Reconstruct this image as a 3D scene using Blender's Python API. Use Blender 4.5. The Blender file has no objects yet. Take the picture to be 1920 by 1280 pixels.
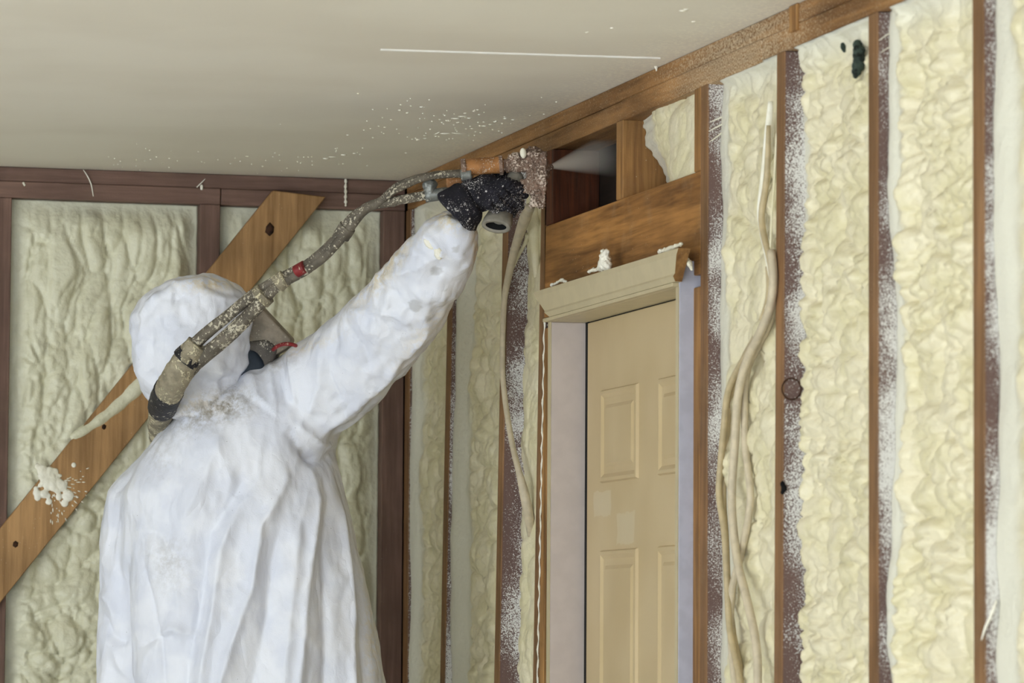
import bpy, bmesh, math, random
import numpy as np
from mathutils import Vector, Matrix

random.seed(7)
S = bpy.context.scene
COL = S.collection

# ------------------------------------------------------------------ camera
FPX = 7800.0
def _axes():
    d = np.array([-1150 - 960, -(1205 - 640), -FPX]); d /= np.linalg.norm(d)
    a = 0.006
    c = -(d[0] * a + d[1]) / d[2]
    z = np.array([a, 1, c]); z /= np.linalg.norm(z)
    return np.array([np.cross(d, z), d, z])
R = _axes()                                   # camera -> world
C = np.array([-2.0486, -8.4708, 1.4765])
cam = bpy.data.cameras.new('camera')
cam.sensor_width = 36.0
cam.lens = FPX / 1920 * 36
cam.clip_start = 0.1; cam.clip_end = 60
cam.dof.use_dof = True
cam.dof.focus_distance = 7.55
cam.dof.aperture_fstop = 9.0
cam_o = bpy.data.objects.new('camera', cam); COL.objects.link(cam_o)
M = Matrix([list(R[0]) + [C[0]], list(R[1]) + [C[1]], list(R[2]) + [C[2]], [0, 0, 0, 1]])
cam_o.matrix_world = M
S.camera = cam_o

def ray(px, py):
    return R @ np.array([(px - 960) / FPX, -(py - 640) / FPX, -1.0])
def P(px, py, t):                              # point at depth t along the view axis
    return C + t * ray(px, py)
def PL(px, py, ax, v):                         # point on the plane axis = v
    r = ray(px, py); return C + (v - C[ax]) / r[ax] * r
def proj(v):                                   # world points -> measured pixels
    q = (np.asarray(v) - C) @ R
    return np.stack([q[:, 0] / -q[:, 2] * FPX + 960, -q[:, 1] / -q[:, 2] * FPX + 640, -q[:, 2]], 1)

# ------------------------------------------------------------------ world, lights, exposure
w = bpy.data.worlds.new('world'); S.world = w; w.use_nodes = True
bg = w.node_tree.nodes['Background']
bg.inputs[0].default_value = (0.66, 0.84, 1.0, 1); bg.inputs[1].default_value = 1.7
def area(name, loc, target, sx, sy, power, color):
    l = bpy.data.lights.new(name, 'AREA'); l.shape = 'RECTANGLE'; l.size = sx; l.size_y = sy
    l.energy = power; l.color = color
    o = bpy.data.objects.new(name, l); COL.objects.link(o)
    o.location = loc
    o.rotation_euler = (Vector(target) - Vector(loc)).to_track_quat('-Z', 'Y').to_euler()
    return o
area('garage_opening_daylight', (-4.0, -10.6, 1.5), (-1.0, -1.0, 1.4), 3.6, 2.0, 100, (0.90, 0.96, 1.0))
area('added_side_fill', (-6.6, -5.2, 1.35), (-1.2, -0.9, 1.6), 2.6, 2.0, 80, (0.90, 0.96, 1.0))  # added fill from the left, brightens that side of the suit
sun = bpy.data.lights.new('sun', 'SUN'); sun.energy = 19.0; sun.angle = math.radians(3); sun.color = (1.0, 1.0, 1.0)  # added; the sunlit floor out of view bounces light onto the ceiling
sun_o = bpy.data.objects.new('sun', sun); COL.objects.link(sun_o)
sun_o.rotation_euler = Vector((.80, .10, -.56)).to_track_quat('-Z', 'Y').to_euler()
S.view_settings.view_transform = 'Standard'
S.view_settings.look = 'None'
S.view_settings.exposure = -0.12
S.view_settings.gamma = 1.0
S.view_settings.use_curve_mapping = False
S.cycles.max_bounces = 8
S.cycles.diffuse_bounces = 5
S.cycles.volume_bounces = 3
S.cycles.caustics_reflective = False
S.cycles.caustics_refractive = False

# ------------------------------------------------------------------ helpers
def link(name, me, mat=None, parent=None, smooth=False):
    o = bpy.data.objects.new(name, me)
    COL.objects.link(o)
    if mat is not None:
        me.materials.clear(); me.materials.append(mat)
    if parent is not None: o.parent = parent
    if smooth:
        me.polygons.foreach_set('use_smooth', [True] * len(me.polygons))
    return o
def tag(o, label=None, cat=None, group=None, kind=None):
    if label: o['label'] = label
    if cat: o['category'] = cat
    if group: o['group'] = group
    if kind: o['kind'] = kind
    return o
def empty(name, loc=(0, 0, 0)):
    o = bpy.data.objects.new(name, None); COL.objects.link(o); o.location = loc
    o.empty_display_size = 0.05
    return o
def pymesh(name, v, f):
    me = bpy.data.meshes.new(name)
    me.from_pydata([tuple(map(float, p)) for p in v], [], [tuple(map(int, q)) for q in f])
    me.update(); return me
def grid_mesh(name, V, faces):
    """fast mesh from numpy verts (n,3) and quads (m,4)"""
    me = bpy.data.meshes.new(name)
    V = np.ascontiguousarray(V, dtype=np.float32); Q = np.ascontiguousarray(faces, dtype=np.int32)
    me.vertices.add(len(V)); me.vertices.foreach_set('co', V.ravel())
    me.loops.add(Q.size); me.loops.foreach_set('vertex_index', Q.ravel())
    me.polygons.add(len(Q))
    me.polygons.foreach_set('loop_start', np.arange(0, Q.size, 4, dtype=np.int32))
    me.polygons.foreach_set('loop_total', np.full(len(Q), 4, dtype=np.int32))
    me.update(); me.validate(); return me
def box(name, a, b, mat, parent=None, bev=0.0015, wob=0.0):
    a = np.minimum(a, b).astype(float) if False else np.array([min(a[i], b[i]) for i in range(3)], float)
    b2 = np.array([max(a[i], b[i]) for i in range(3)], float)
    bm = bmesh.new()
    bmesh.ops.create_cube(bm, size=1)
    c = (a + b2) / 2; d = b2 - a
    for v in bm.verts: v.co = Vector([v.co[i] * d[i] + c[i] for i in range(3)])
    if bev: bmesh.ops.bevel(bm, geom=list(bm.edges), offset=bev, segments=1, affect='EDGES')
    me = bpy.data.meshes.new(name); bm.to_mesh(me); bm.free()
    return link(name, me, mat, parent)
def prism(name, poly, ext, mat, parent=None, bev=0.001):
    """poly: list of 3-D points (planar), ext: extrusion vector"""
    bm = bmesh.new()
    vs = [bm.verts.new(Vector(p)) for p in poly]
    f = bm.faces.new(vs)
    r = bmesh.ops.extrude_face_region(bm, geom=[f])
    for v in [g for g in r['geom'] if isinstance(g, bmesh.types.BMVert)]: v.co += Vector(ext)
    bmesh.ops.recalc_face_normals(bm, faces=bm.faces)
    if bev: bmesh.ops.bevel(bm, geom=list(bm.edges), offset=bev, segments=1, affect='EDGES')
    me = bpy.data.meshes.new(name); bm.to_mesh(me); bm.free()
    return link(name, me, mat, parent)

# value noise / cell noise in numpy ---------------------------------------
def _h(i, j, k, s):
    n = (i * 374761393 + j * 668265263 + k * 2147483647 + s * 1274126177) & 0xffffffff
    n = ((n ^ (n >> 13)) * 1274126177) & 0xffffffff
    n = ((n ^ (n >> 16)) * 2246822519) & 0xffffffff
    n = n ^ (n >> 15)
    return (n & 0xffffff) / float(0xffffff)
def noise3(p, s=0):
    p = np.asarray(p, float); i = np.floor(p).astype(np.int64); f = p - i
    f = f * f * (3 - 2 * f); out = 0
    for a in (0, 1):
        for b in (0, 1):
            for c in (0, 1):
                wgt = (f[..., 0] if a else 1 - f[..., 0]) * (f[..., 1] if b else 1 - f[..., 1]) * (f[..., 2] if c else 1 - f[..., 2])
                out = out + wgt * _h(i[..., 0] + a, i[..., 1] + b, i[..., 2] + c, s)
    return out
def fbm(p, s=0, o=3):
    r = 0; a = 0.5; t = 0
    for k in range(o):
        r = r + a * noise3(np.asarray(p) * (2.03 ** k), s + k); t += a; a *= 0.5
    return r / t
def n2(u, v, s=0, o=2):
    return fbm(np.stack([u, v, np.zeros_like(u) + 0.37], -1), s, o)
def bubbles(u, v, s=0, keep=1.0):
    """rounded lumps with sharp creases between, 0..1"""
    i = np.floor(u).astype(np.int64); j = np.floor(v).astype(np.int64)
    best = np.full(u.shape, -1e9); sec = np.full(u.shape, -1e9)
    for a in (-1, 0, 1):
        for b in (-1, 0, 1):
            ii, jj = i + a, j + b
            cx = ii + 0.15 + 0.7 * _h(ii, jj, 1, s); cy = jj + 0.15 + 0.7 * _h(ii, jj, 2, s)
            r = 0.75 + 0.35 * _h(ii, jj, 3, s); hgt = 0.35 + 0.65 * _h(ii, jj, 4, s)
            d2 = ((u - cx) ** 2 + (v - cy) ** 2) / (r * r)
            hh = hgt * (np.sqrt(np.clip(1 - d2, 0, None)) * 1.0 + 0.0) - 0.25 * np.clip(d2 - 1, 0, None)
            sec = np.maximum(sec, np.minimum(best, hh)); best = np.maximum(best, hh)
    return np.clip(best, -0.3, 1) - .22 * np.exp(-(best - sec) / .07)
def sstep(a, b, x):
    t = np.clip((x - a) / (b - a), 0, 1); return t * t * (3 - 2 * t)

# ------------------------------------------------------------------ materials
def lin(r, g, b):
    f = lambda c: ((c / 255 + 0.055) / 1.055) ** 2.4 if c > 10 else c / 255 / 12.92
    return (f(r), f(g), f(b), 1)
class NT:
    def __init__(s, name, rough=0.6):
        s.m = bpy.data.materials.new(name); s.m.use_nodes = True
        s.t = s.m.node_tree; s.N = s.t.nodes; s.L = s.t.links
        s.b = s.N['Principled BSDF']; s.b.inputs['Roughness'].default_value = rough
        s.co = s.N.new('ShaderNodeTexCoord').outputs['Object']
        s.b.inputs['Specular IOR Level'].default_value = 0.3
    def put(s, sock, v):
        if hasattr(v, 'is_output') or isinstance(v, bpy.types.NodeSocket): s.L.new(v, sock)
        else: sock.default_value = v
    def map(s, scale, loc=(0, 0, 0), rot=(0, 0, 0)):
        n = s.N.new('ShaderNodeMapping'); n.inputs['Scale'].default_value = scale
        n.inputs['Location'].default_value = loc; n.inputs['Rotation'].default_value = rot
        s.L.new(s.co, n.inputs['Vector']); return n.outputs[0]
    def noise(s, scale, vec=None, det=2, rough=.5, dist=0):
        n = s.N.new('ShaderNodeTexNoise'); s.L.new(vec or s.co, n.inputs['Vector'])
        n.inputs['Scale'].default_value = scale; n.inputs['Detail'].default_value = det
        n.inputs['Roughness'].default_value = rough; n.inputs['Distortion'].default_value = dist
        return n.outputs[0]
    def voro(s, scale, vec=None, feat='F1', rnd=1):
        n = s.N.new('ShaderNodeTexVoronoi'); n.feature = feat; s.L.new(vec or s.co, n.inputs['Vector'])
        n.inputs['Scale'].default_value = scale; n.inputs['Randomness'].default_value = rnd
        return n.outputs[0]
    def math(s, op, a, b=0.0, c=0.0, clamp=False):
        n = s.N.new('ShaderNodeMath'); n.operation = op; n.use_clamp = clamp
        for k, v in enumerate((a, b, c)): s.put(n.inputs[k], v)
        return n.outputs[0]
    def rng(s, v, a, b, c=0.0, d=1.0, smooth=True):
        n = s.N.new('ShaderNodeMapRange'); n.interpolation_type = 'SMOOTHSTEP' if smooth else 'LINEAR'
        for k, q in enumerate((v, a, b, c, d)): s.put(n.inputs[k], q)
        return n.outputs[0]
    def mix(s, f, a, b, mode='MIX'):
        n = s.N.new('ShaderNodeMix'); n.data_type = 'RGBA'; n.blend_type = mode
        s.put(n.inputs[0], f); s.put(n.inputs[6], a); s.put(n.inputs[7], b); return n.outputs[2]
    def ramp(s, f, stops):
        n = s.N.new('ShaderNodeValToRGB'); s.L.new(f, n.inputs[0]); e = n.color_ramp.elements
        while len(e) < len(stops): e.new(0.5)
        for k, (p, c) in enumerate(stops): e[k].position = p; e[k].color = c
        return n.outputs[0]
    def sep(s):
        n = s.N.new('ShaderNodeSeparateXYZ'); s.L.new(s.co, n.inputs[0]); return n.outputs
    def attr(s, name):
        n = s.N.new('ShaderNodeAttribute'); n.attribute_name = name; return n.outputs['Fac']
    def bump(s, h, dist=0.002, st=1.0):
        n = s.N.new('ShaderNodeBump'); n.inputs['Distance'].default_value = dist; n.inputs['Strength'].default_value = st
        s.L.new(h, n.inputs['Height']); s.L.new(n.outputs[0], s.b.inputs['Normal'])
    def color(s, c): s.put(s.b.inputs['Base Color'], c)
def plain(name, c, rough=.6, metal=0, nz=0.12, scale=60, bump=0.0):
    m = NT(name, rough); m.b.inputs['Metallic'].default_value = metal
    dark = tuple(x * (1 - nz * 2) for x in c[:3]) + (1,)
    m.color(m.mix(m.rng(m.noise(scale, det=3), .35, .65), dark, c))
    if bump: m.bump(m.noise(scale * 2, det=3), bump)
    return m.m

def wood(name, c1, c2, axis=2, rot=None, spray=0.0, side=None, rough=0.65, bias=0.0, seed=0.0, specks=0.5, patch=None):
    m = NT(name, rough)
    st = [1.0, 1.0, 1.0]; st[axis] = 0.055
    v = m.map(st, (seed, seed * 1.7, seed * .3), rot or (0, 0, 0))
    g1 = m.noise(22, v, 4, .6, 1.4)
    g2 = m.noise(120, v, 3, .6, .4)
    g = m.math('ADD', m.math('MULTIPLY', g1, .65), m.math('MULTIPLY', g2, .35))
    mid = tuple((c1[i] + c2[i]) / 2 for i in range(3)) + (1,)
    c = m.ramp(g, [(.36, c1), (.5, mid), (.62, c2)])
    blotch = m.rng(m.noise(6, det=3), .35, .7, .82, 1.12)
    n = m.N.new('ShaderNodeVectorMath'); n.operation = 'SCALE'; m.L.new(c, n.inputs[0]); m.L.new(blotch, n.inputs['Scale'])
    c = n.outputs[0]
    white = lin(228, 226, 222)
    # tiny flecks of dried spray everywhere
    fl = m.rng(m.voro(95), .10, .05)
    gate = m.rng(m.noise(5, det=2), .5, .68)
    c = m.mix(m.math('MULTIPLY', m.math('MULTIPLY', fl, gate), specks), c, lin(215, 200, 170))
    haze = m.rng(m.noise(9, det=4, rough=.65), .5, .8, 0, .25)
    c = m.mix(m.math('MULTIPLY', haze, specks), c, lin(190, 165, 130))
    if side is not None:                       # overspray that thickens into the depth of the bay
        x, y, z = m.sep()
        d = m.rng(x if side == 'x' else y, 0.0, 0.05, 0, 1, False)
        low = m.noise(5.5, m.map((1, 6, 1.0), (seed, seed, seed)), 2)
        low2 = m.noise(14, m.map((1, 1, 1.0), (seed, seed, seed)), 2)
        dens = m.math('ADD', m.math('MULTIPLY', d, .20), m.math('MULTIPLY', m.math('SUBTRACT', low, .5), .62))
        dens = m.math('ADD', dens, m.math('MULTIPLY', m.math('SUBTRACT', low2, .5), .30))
        dens = m.math('ADD', dens, spray)
        fine = m.noise(520, det=2, rough=.6)
        fine2 = m.noise(260, det=2, rough=.6)
        fz = m.math('ADD', m.math('MULTIPLY', fine, .6), m.math('MULTIPLY', fine2, .4))
        thr = m.math('SUBTRACT', .60, dens)
        sp = m.rng(m.math('SUBTRACT', fz, thr), -.04, .08)
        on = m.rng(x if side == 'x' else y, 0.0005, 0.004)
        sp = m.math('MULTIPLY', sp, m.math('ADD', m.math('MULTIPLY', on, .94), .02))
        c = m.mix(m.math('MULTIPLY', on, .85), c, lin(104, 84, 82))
        c = m.mix(sp, c, white)
    if patch is not None:
        x, y, z = m.sep()
        dy = m.math('DIVIDE', m.math('SUBTRACT', y, patch[0]), .38); dz = m.math('DIVIDE', m.math('SUBTRACT', z, patch[1]), .12)
        dd = m.math('ADD', m.math('MULTIPLY', dy, dy), m.math('MULTIPLY', dz, dz))
        pk = m.rng(m.math('ADD', m.noise(330, det=3, rough=.65), m.math('MULTIPLY', m.math('SUBTRACT', 1.0, m.math('MINIMUM', dd, 1.6)), .10)), .52, .66)
        c = m.mix(m.math('MULTIPLY', pk, .8), c, lin(206, 186, 156))
    m.color(c)
    m.bump(m.math('ADD', g, m.math('MULTIPLY', m.noise(300), .3)), .0012, .6)
    return m.m

def foam_mat(name, ca, cb, cw):
    m = NT(name, 0.42)
    m.b.inputs['Specular IOR Level'].default_value = 0.45
    m.b.inputs['Subsurface Weight'].default_value = 0.0
    n1 = m.rng(m.noise(13, det=3), .38, .62)
    n3 = m.rng(m.noise(45, det=3), .42, .66)
    c = m.mix(n1, ca, cb)
    c = m.mix(m.math('MULTIPLY', n3, .4), c, tuple(min(1, x * 1.07) for x in cb[:3]) + (1,))
    c = m.mix(m.attr('smooth'), c, cw)
    m.color(c)
    h = m.math('ADD', m.math('MULTIPLY', m.noise(110, det=3), .5), m.math('MULTIPLY', m.noise(38, det=2), 1.0))
    m.bump(h, .0045, .7)
    return m.m

MAT = {}
MAT['wood_front'] = wood('warm_brown_lumber', lin(114, 78, 42), lin(172, 128, 76), 2)
MAT['wood_y'] = wood('brown_plate_lumber', lin(108, 74, 40), lin(164, 120, 72), 1, patch=(-2.22, 2.42))
MAT['wood_header'] = wood('header_lumber', lin(104, 68, 32), lin(172, 122, 66), 1, seed=3.3, specks=1.0)
MAT['wood_x'] = wood('dark_red_brown_plate_lumber', lin(94, 72, 62), lin(128, 100, 88), 0, specks=.25)
MAT['wood_back'] = wood('dark_red_brown_stud_lumber', lin(92, 70, 60), lin(126, 98, 86), 2, specks=.25, seed=2)
MAT['brace'] = wood('tan_brace_lumber', lin(134, 100, 62), lin(182, 142, 96), 2, rot=(0, -math.atan2(114, 144), 0), specks=.5, seed=5)
SPRAY = [0.02, 0.06, -0.03, -0.10, 0.02, -0.01, 0.045, 0.05, 0.0]
for i, sp_ in enumerate(SPRAY):
    MAT['stud%d' % i] = wood('oversprayed_stud_lumber_%d' % i, lin(108, 78, 50), lin(146, 108, 72), 2, side='x', spray=sp_, seed=i * 1.37)
MAT['shade_wood'] = wood('cavity_shade_lumber', lin(58, 28, 14), lin(112, 58, 28), 2, specks=.15)  # lumber darkened for the shade inside the opening over the door
MAT['sheath'] = wood('shade_dark_sheathing', lin(30, 24, 22), lin(52, 42, 36), 1, specks=.1)  # shadow at the back of the open bay is put into this colour
MAT['foam_r'] = foam_mat('cream_foam', lin(220, 211, 174), lin(228, 219, 190), lin(222, 219, 203))
MAT['foam_b'] = foam_mat('grey_cream_foam', lin(210, 206, 178), lin(220, 217, 192), lin(214, 213, 194))
MAT['foam_white'] = foam_mat('white_foam', lin(235, 230, 210), lin(242, 238, 224), lin(240, 240, 235))
MAT['cream_paint'] = plain('cream_trim_paint', lin(196, 182, 148), .45, nz=.03, scale=30, bump=.0002)
MAT['jamb_paint'] = plain('grey_white_jamb_paint', lin(196, 184, 178), .5, nz=.03, scale=30, bump=.0002)
MAT['primer'] = plain('bluish_primer', lin(186, 186, 200), .55, nz=.05, scale=40)
MAT['gap'] = plain('dark_gap_shade', lin(28, 26, 26), .9)  # shade of the gaps around the door slab, as a dark colour

def door_mat():
    m = NT('tan_door_paint', .42)
    base = m.mix(m.rng(m.noise(5, det=2), .35, .65), lin(194, 172, 132), lin(202, 181, 142))
    x, y, z = m.sep()
    # two lighter patches of filler
    def patch(a, b):
        p0 = PL(a[0], a[1], 0, .04); p1 = PL(b[0], b[1], 0, .04)
        yc, zc = (p0[1] + p1[1]) / 2, (p0[2] + p1[2]) / 2; hy, hz = abs(p1[1] - p0[1]) / 2, abs(p1[2] - p0[2]) / 2
        nn = m.math('MULTIPLY', m.math('SUBTRACT', m.noise(30), .5), .5)
        u = m.math('ADD', m.math('ABSOLUTE', m.math('DIVIDE', m.math('SUBTRACT', y, yc), hy)), nn)
        v = m.math('ADD', m.math('ABSOLUTE', m.math('DIVIDE', m.math('SUBTRACT', z, zc), hz)), nn)
        return m.rng(m.math('MAXIMUM', u, v), .92, 1.05, 1, 0)
    f = m.math('MAXIMUM', patch((1115, 922), (1147, 966)), patch((1158, 962), (1191, 1018)))
    m.color(m.mix(m.math('MULTIPLY', f, .6), base, lin(208, 194, 164)))
    m.bump(m.noise(250, m.map((1, 1, .05)), 3), .0003, .5)
    return m.m
MAT['door'] = door_mat()

def ceiling_mat():
    m = NT('grey_ceiling_paint', .7)
    base = m.mix(m.rng(m.noise(2.2, det=3), .35, .65), lin(226, 219, 205), lin(233, 227, 214))
    x, y, z = m.sep()
    near = m.math('MULTIPLY', m.rng(x, -.75, -.05), m.rng(y, -1.6, -2.7))
    fl = m.rng(m.voro(110), .16, .08)
    fl2 = m.rng(m.voro(38), .06, .03)
    gate = m.rng(m.noise(7, det=3), .38, .62)
    k = m.math('MULTIPLY', m.math('MULTIPLY', fl, near), gate)
    k2 = m.math('MULTIPLY', fl2, m.rng(m.noise(4), .55, .7))
    edge = m.math('MULTIPLY', m.rng(x, -.16, -.01), m.rng(m.noise(160, det=3), .5, .6))
    k = m.math('MAXIMUM', k, m.math('MAXIMUM', m.math('MULTIPLY', k2, .6), m.math('MULTIPLY', edge, .5)))
    m.color(m.mix(k, base, lin(252, 246, 226)))
    m.bump(m.noise(90, det=3), .0006, .4)
    return m.m
MAT['ceiling'] = ceiling_mat()
MAT['floor'] = plain('pale_dusty_concrete', lin(224, 225, 224), .8, nz=.05, scale=4)
MAT['drywall'] = plain('pale_drywall', lin(190, 186, 176), .8, nz=.04, scale=6)
MAT['cable'] = plain('tan_cable_jacket', lin(196, 178, 142), .45, nz=.10, scale=45, bump=.0004)
MAT['cable_pale'] = plain('pale_sprayed_cable', lin(206, 192, 166), .5, nz=.08, scale=60, bump=.0006)

def suit_mat(name='white_coverall_fabric', gloss=.5):
    m = NT(name, gloss)
    m.b.inputs['Specular IOR Level'].default_value = .35
    base = m.mix(m.rng(m.noise(14, det=3), .4, .62), lin(219, 222, 234), lin(230, 232, 241))
    base = m.mix(m.math('MULTIPLY', m.attr('cream'), m.rng(m.noise(60, det=4, rough=.7), .38, .6)), base, lin(222, 206, 172))
    base = m.mix(m.math('MULTIPLY', m.attr('dirt'), m.rng(m.noise(70, det=5, rough=.75), .36, .66)), base, lin(150, 142, 130))
    base = m.mix(m.attr('spot'), base, lin(164, 162, 160))
    fl = m.math('MULTIPLY', m.rng(m.voro(60), .05, .02), m.rng(m.noise(8), .5, .6))
    base = m.mix(fl, base, lin(90, 84, 80))
    m.color(base)
    cr = m.noise(11, m.map((1, 1, .6)), 3, .5, .2)
    cr = m.math('ABSOLUTE', m.math('SUBTRACT', cr, .5))
    vr = m.voro(24, m.map((1, 1, .6)), 'DISTANCE_TO_EDGE')
    h = m.math('ADD', m.math('MULTIPLY', cr, 1.0), m.math('MULTIPLY', m.rng(vr, 0, .35), .10))
    h = m.math('ADD', h, m.math('MULTIPLY', m.noise(420, det=2), .02))
    m.bump(h, .026, .55)
    return m.m
MAT['suit'] = suit_mat()

def crusty(name, base, dots, amount, scale=260, rough=.7, bump=.002, metal=0):
    m = NT(name, rough); m.b.inputs['Metallic'].default_value = metal
    b = m.mix(m.rng(m.noise(35, det=4), .35, .65), tuple(x * .6 for x in base[:3]) + (1,), base)
    n1 = m.noise(scale, det=3, rough=.65)
    k = m.rng(m.math('ADD', n1, m.math('MULTIPLY', m.math('SUBTRACT', m.noise(28, det=2), .5), .5)), .66 - amount, .72 - amount)
    big = m.math('MULTIPLY', m.rng(m.voro(75), .20, .12), m.rng(m.noise(18), .5, .6))
    k = m.math('MAXIMUM', k, big)
    m.color(m.mix(k, b, dots))
    m.bump(m.math('ADD', k, m.noise(120, det=3)), bump, .7)
    return m.m
MAT['glove'] = crusty('black_glove_knit', lin(36, 34, 42), lin(208, 204, 202), .055, 420, .85, .0012)
MAT['hose'] = crusty('crusted_hose_rubber', lin(112, 104, 92), lin(200, 192, 172), .10, 190, .7, .002)
MAT['sleeve'] = crusty('worn_hose_sleeve', lin(160, 150, 128), lin(206, 196, 166), .12, 120, .75, .004)
MAT['tape'] = crusty('black_hose_tape', lin(44, 42, 46), lin(196, 188, 170), .06, 200, .6, .002)
MAT['red'] = crusty('red_rubber', lin(140, 44, 46), lin(200, 170, 150), .04, 200, .5, .001)
MAT['rust'] = crusty('rusty_orange_metal', lin(176, 122, 72), lin(214, 190, 168), .08, 300, .6, .0015)
MAT['gun'] = crusty('crusted_gun_metal', lin(142, 116, 100), lin(214, 196, 180), .15, 260, .75, .004)
MAT['metal'] = crusty('dull_steel_fitting', lin(136, 138, 134), lin(200, 194, 180), .06, 200, .4, .001, .4)
MAT['grip'] = plain('grey_grip_plastic', lin(142, 136, 124), .55, nz=.12, scale=70, bump=.0006)
MAT['visor'] = crusty('sprayed_visor_plastic', lin(150, 138, 122), lin(206, 198, 178), .02, 260, .5, .001)
MAT['mask'] = crusty('grey_mask_rubber', lin(98, 92, 86), lin(196, 190, 176), .05, 260, .6, .001)
MAT['rubber'] = plain('dark_blue_rubber', lin(38, 48, 60), .6)
MAT['skin'] = plain('skin', lin(196, 150, 126), .55, nz=.04)
MAT['eye'] = plain('eye', lin(225, 222, 215), .3, nz=.02)
MAT['boot'] = plain('black_boot_rubber', lin(40, 38, 38), .5)
MAT['cavity'] = crusty('dark_green_hole_shade', lin(62, 74, 66), lin(30, 36, 32), .10, 90, .9, .006)
MAT['black'] = plain('black_hollow', lin(14, 13, 13), .9)
MAT['plank'] = wood('platform_plank', lin(120, 92, 58), lin(176, 140, 96), 0, specks=.3)

# ------------------------------------------------------------------ room shell
HC = 2.46
PB = 2.396          # underside of the top plates
PJ = 2.430          # joint between them
D_ = 0.089          # stud depth
wall_r = box('wall_right', (D_, -10.5, 0), (D_ + .03, .15, HC), MAT['sheath'], bev=0)
tag(wall_r, 'open stud wall with the door, bays filled with cream spray foam', 'wall', kind='structure')
wall_b = box('wall_back', (-6.2, D_, 0), (D_, D_ + .03, HC), MAT['sheath'], bev=0)
tag(wall_b, 'open stud wall behind the worker with a diagonal brace', 'wall', kind='structure')
wall_l = box('wall_left', (-6.3, -3.0, 0), (-6.2, .12, HC), MAT['drywall'], bev=0)
tag(wall_l, 'plain drywall side wall of the garage', 'wall', kind='structure')
ceil = box('ceiling', (-6.3, -10.5, HC), (D_ + .03, .12, HC + .05), MAT['ceiling'], bev=0)
tag(ceil, 'flat grey drywall ceiling with a long seam ridge and flecks of foam', 'ceiling', kind='structure')
flo = box('floor', (-10.3, -13.5, -.1), (D_ + .03, .12, 0), MAT['floor'], bev=0)
tag(flo, 'grey concrete garage floor', 'floor', kind='structure')

# ceiling seam ridge
a = PL(713, 92, 2, HC); b = PL(1238, 108, 2, HC)
d = (b - a) / np.linalg.norm(b - a); nrm = np.array([-d[1], d[0], 0])
V = []; F = []
NS = 40
for i in range(NS + 1):
    p = a + (b - a) * i / NS
    wd = .0024 + .0008 * math.sin(i * 1.7)
    for k, (o_, h_) in enumerate(((-1, 0.0005), (-.4, -.0022), (.4, -.0028), (1, 0.0005))):
        V.append(p + nrm * o_ * wd * 2 + np.array([0, 0, h_]))
    if i:
        for k in range(3):
            q = (i - 1) * 4 + k; F.append((q, q + 1, q + 5, q + 4))
MAT['seam'] = plain('pale_joint_compound', lin(238, 235, 228), .6, nz=.02)
link('seam_ridge', pymesh('seam_ridge', V, F), MAT['seam'], ceil)

def blob_mesh(name, items):
    """items: (centre, axes 3x3 rows scaled) flattened lumps joined in one mesh"""
    bm = bmesh.new()
    for c, A in items:
        r = bmesh.ops.create_icosphere(bm, subdivisions=1, radius=1)
        A = np.asarray(A)
        for v in r['verts']:
            k = 1 + .25 * (random.random() - .5)
            q = np.array(v.co) * k @ A + c
            v.co = Vector(q)
    me = bpy.data.meshes.new(name); bm.to_mesh(me); bm.free(); return me
items = []
rs = random.Random(3)
def ceil_lump(px, py, l, wd, ang=None):
    c = PL(px, py, 2, HC)
    if ang is None: ang = rs.uniform(-.5, .5) + .15
    u = np.array([math.cos(ang), math.sin(ang), 0]); v = np.array([-u[1], u[0], 0])
    items.append((c, [u * l, v * wd * 2.5, np.array([0, 0, .002])]))
for px, py, l in ((855, 222, .012), (842, 226, .006), (868, 218, .010), (880, 221, .006), (860, 250, .020), (835, 250, .012), (784, 261, .006), (797, 259, .004),
                  (908, 236, .007), (920, 233, .004), (928, 228, .004), (948, 222, .005), (962, 224, .004), (750, 206, .004), (764, 211, .003), (672, 175, .003), (818, 255, .003),
                  (612, 297, .010), (625, 294, .012), (645, 290, .008), (665, 287, .004), (700, 205, .003), (790, 200, .003), (872, 212, .003), (888, 208, .003),
                  (1280, 20, .007), (1286, 17, .004), (1148, 52, .004), (1100, 60, .002), (1300, 40, .002)):
    ceil_lump(px, py, l, .0022)
ceil_lump(819, 250, .003, .012, 0)
for k in range(90):
    px = rs.gauss(850, 90); py = rs.gauss(235, 22); ceil_lump(px, py, rs.uniform(.001, .003), .0009)
for k in range(60):
    px = rs.uniform(200, 700); py = rs.gauss(300, 12); ceil_lump(px, py, rs.uniform(.001, .0025), .0008)
tag(link('foam_fleck', blob_mesh('foam_fleck', items), MAT['foam_white'], ceil, True), 'dried foam flecks on the ceiling', kind='stuff')

# ------------------------------------------------------------------ right wall framing
def rbox(name, y0, y1, z0, z1, mat, x0=0.0, x1=D_, parent=wall_r, bev=.0015):
    return box(name, (x0, y0, z0), (x1, y1, z1), mat, parent, bev)
def stud_r(y0, wd, mat, z0=0.0, z1=PB - .0005, lean=0.0):
    o = rbox('stud', y0 - wd, y0, z0, z1, mat)
    for v in o.data.vertices: v.co.y += lean * (2.0 - v.co.z)
    return o
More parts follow.
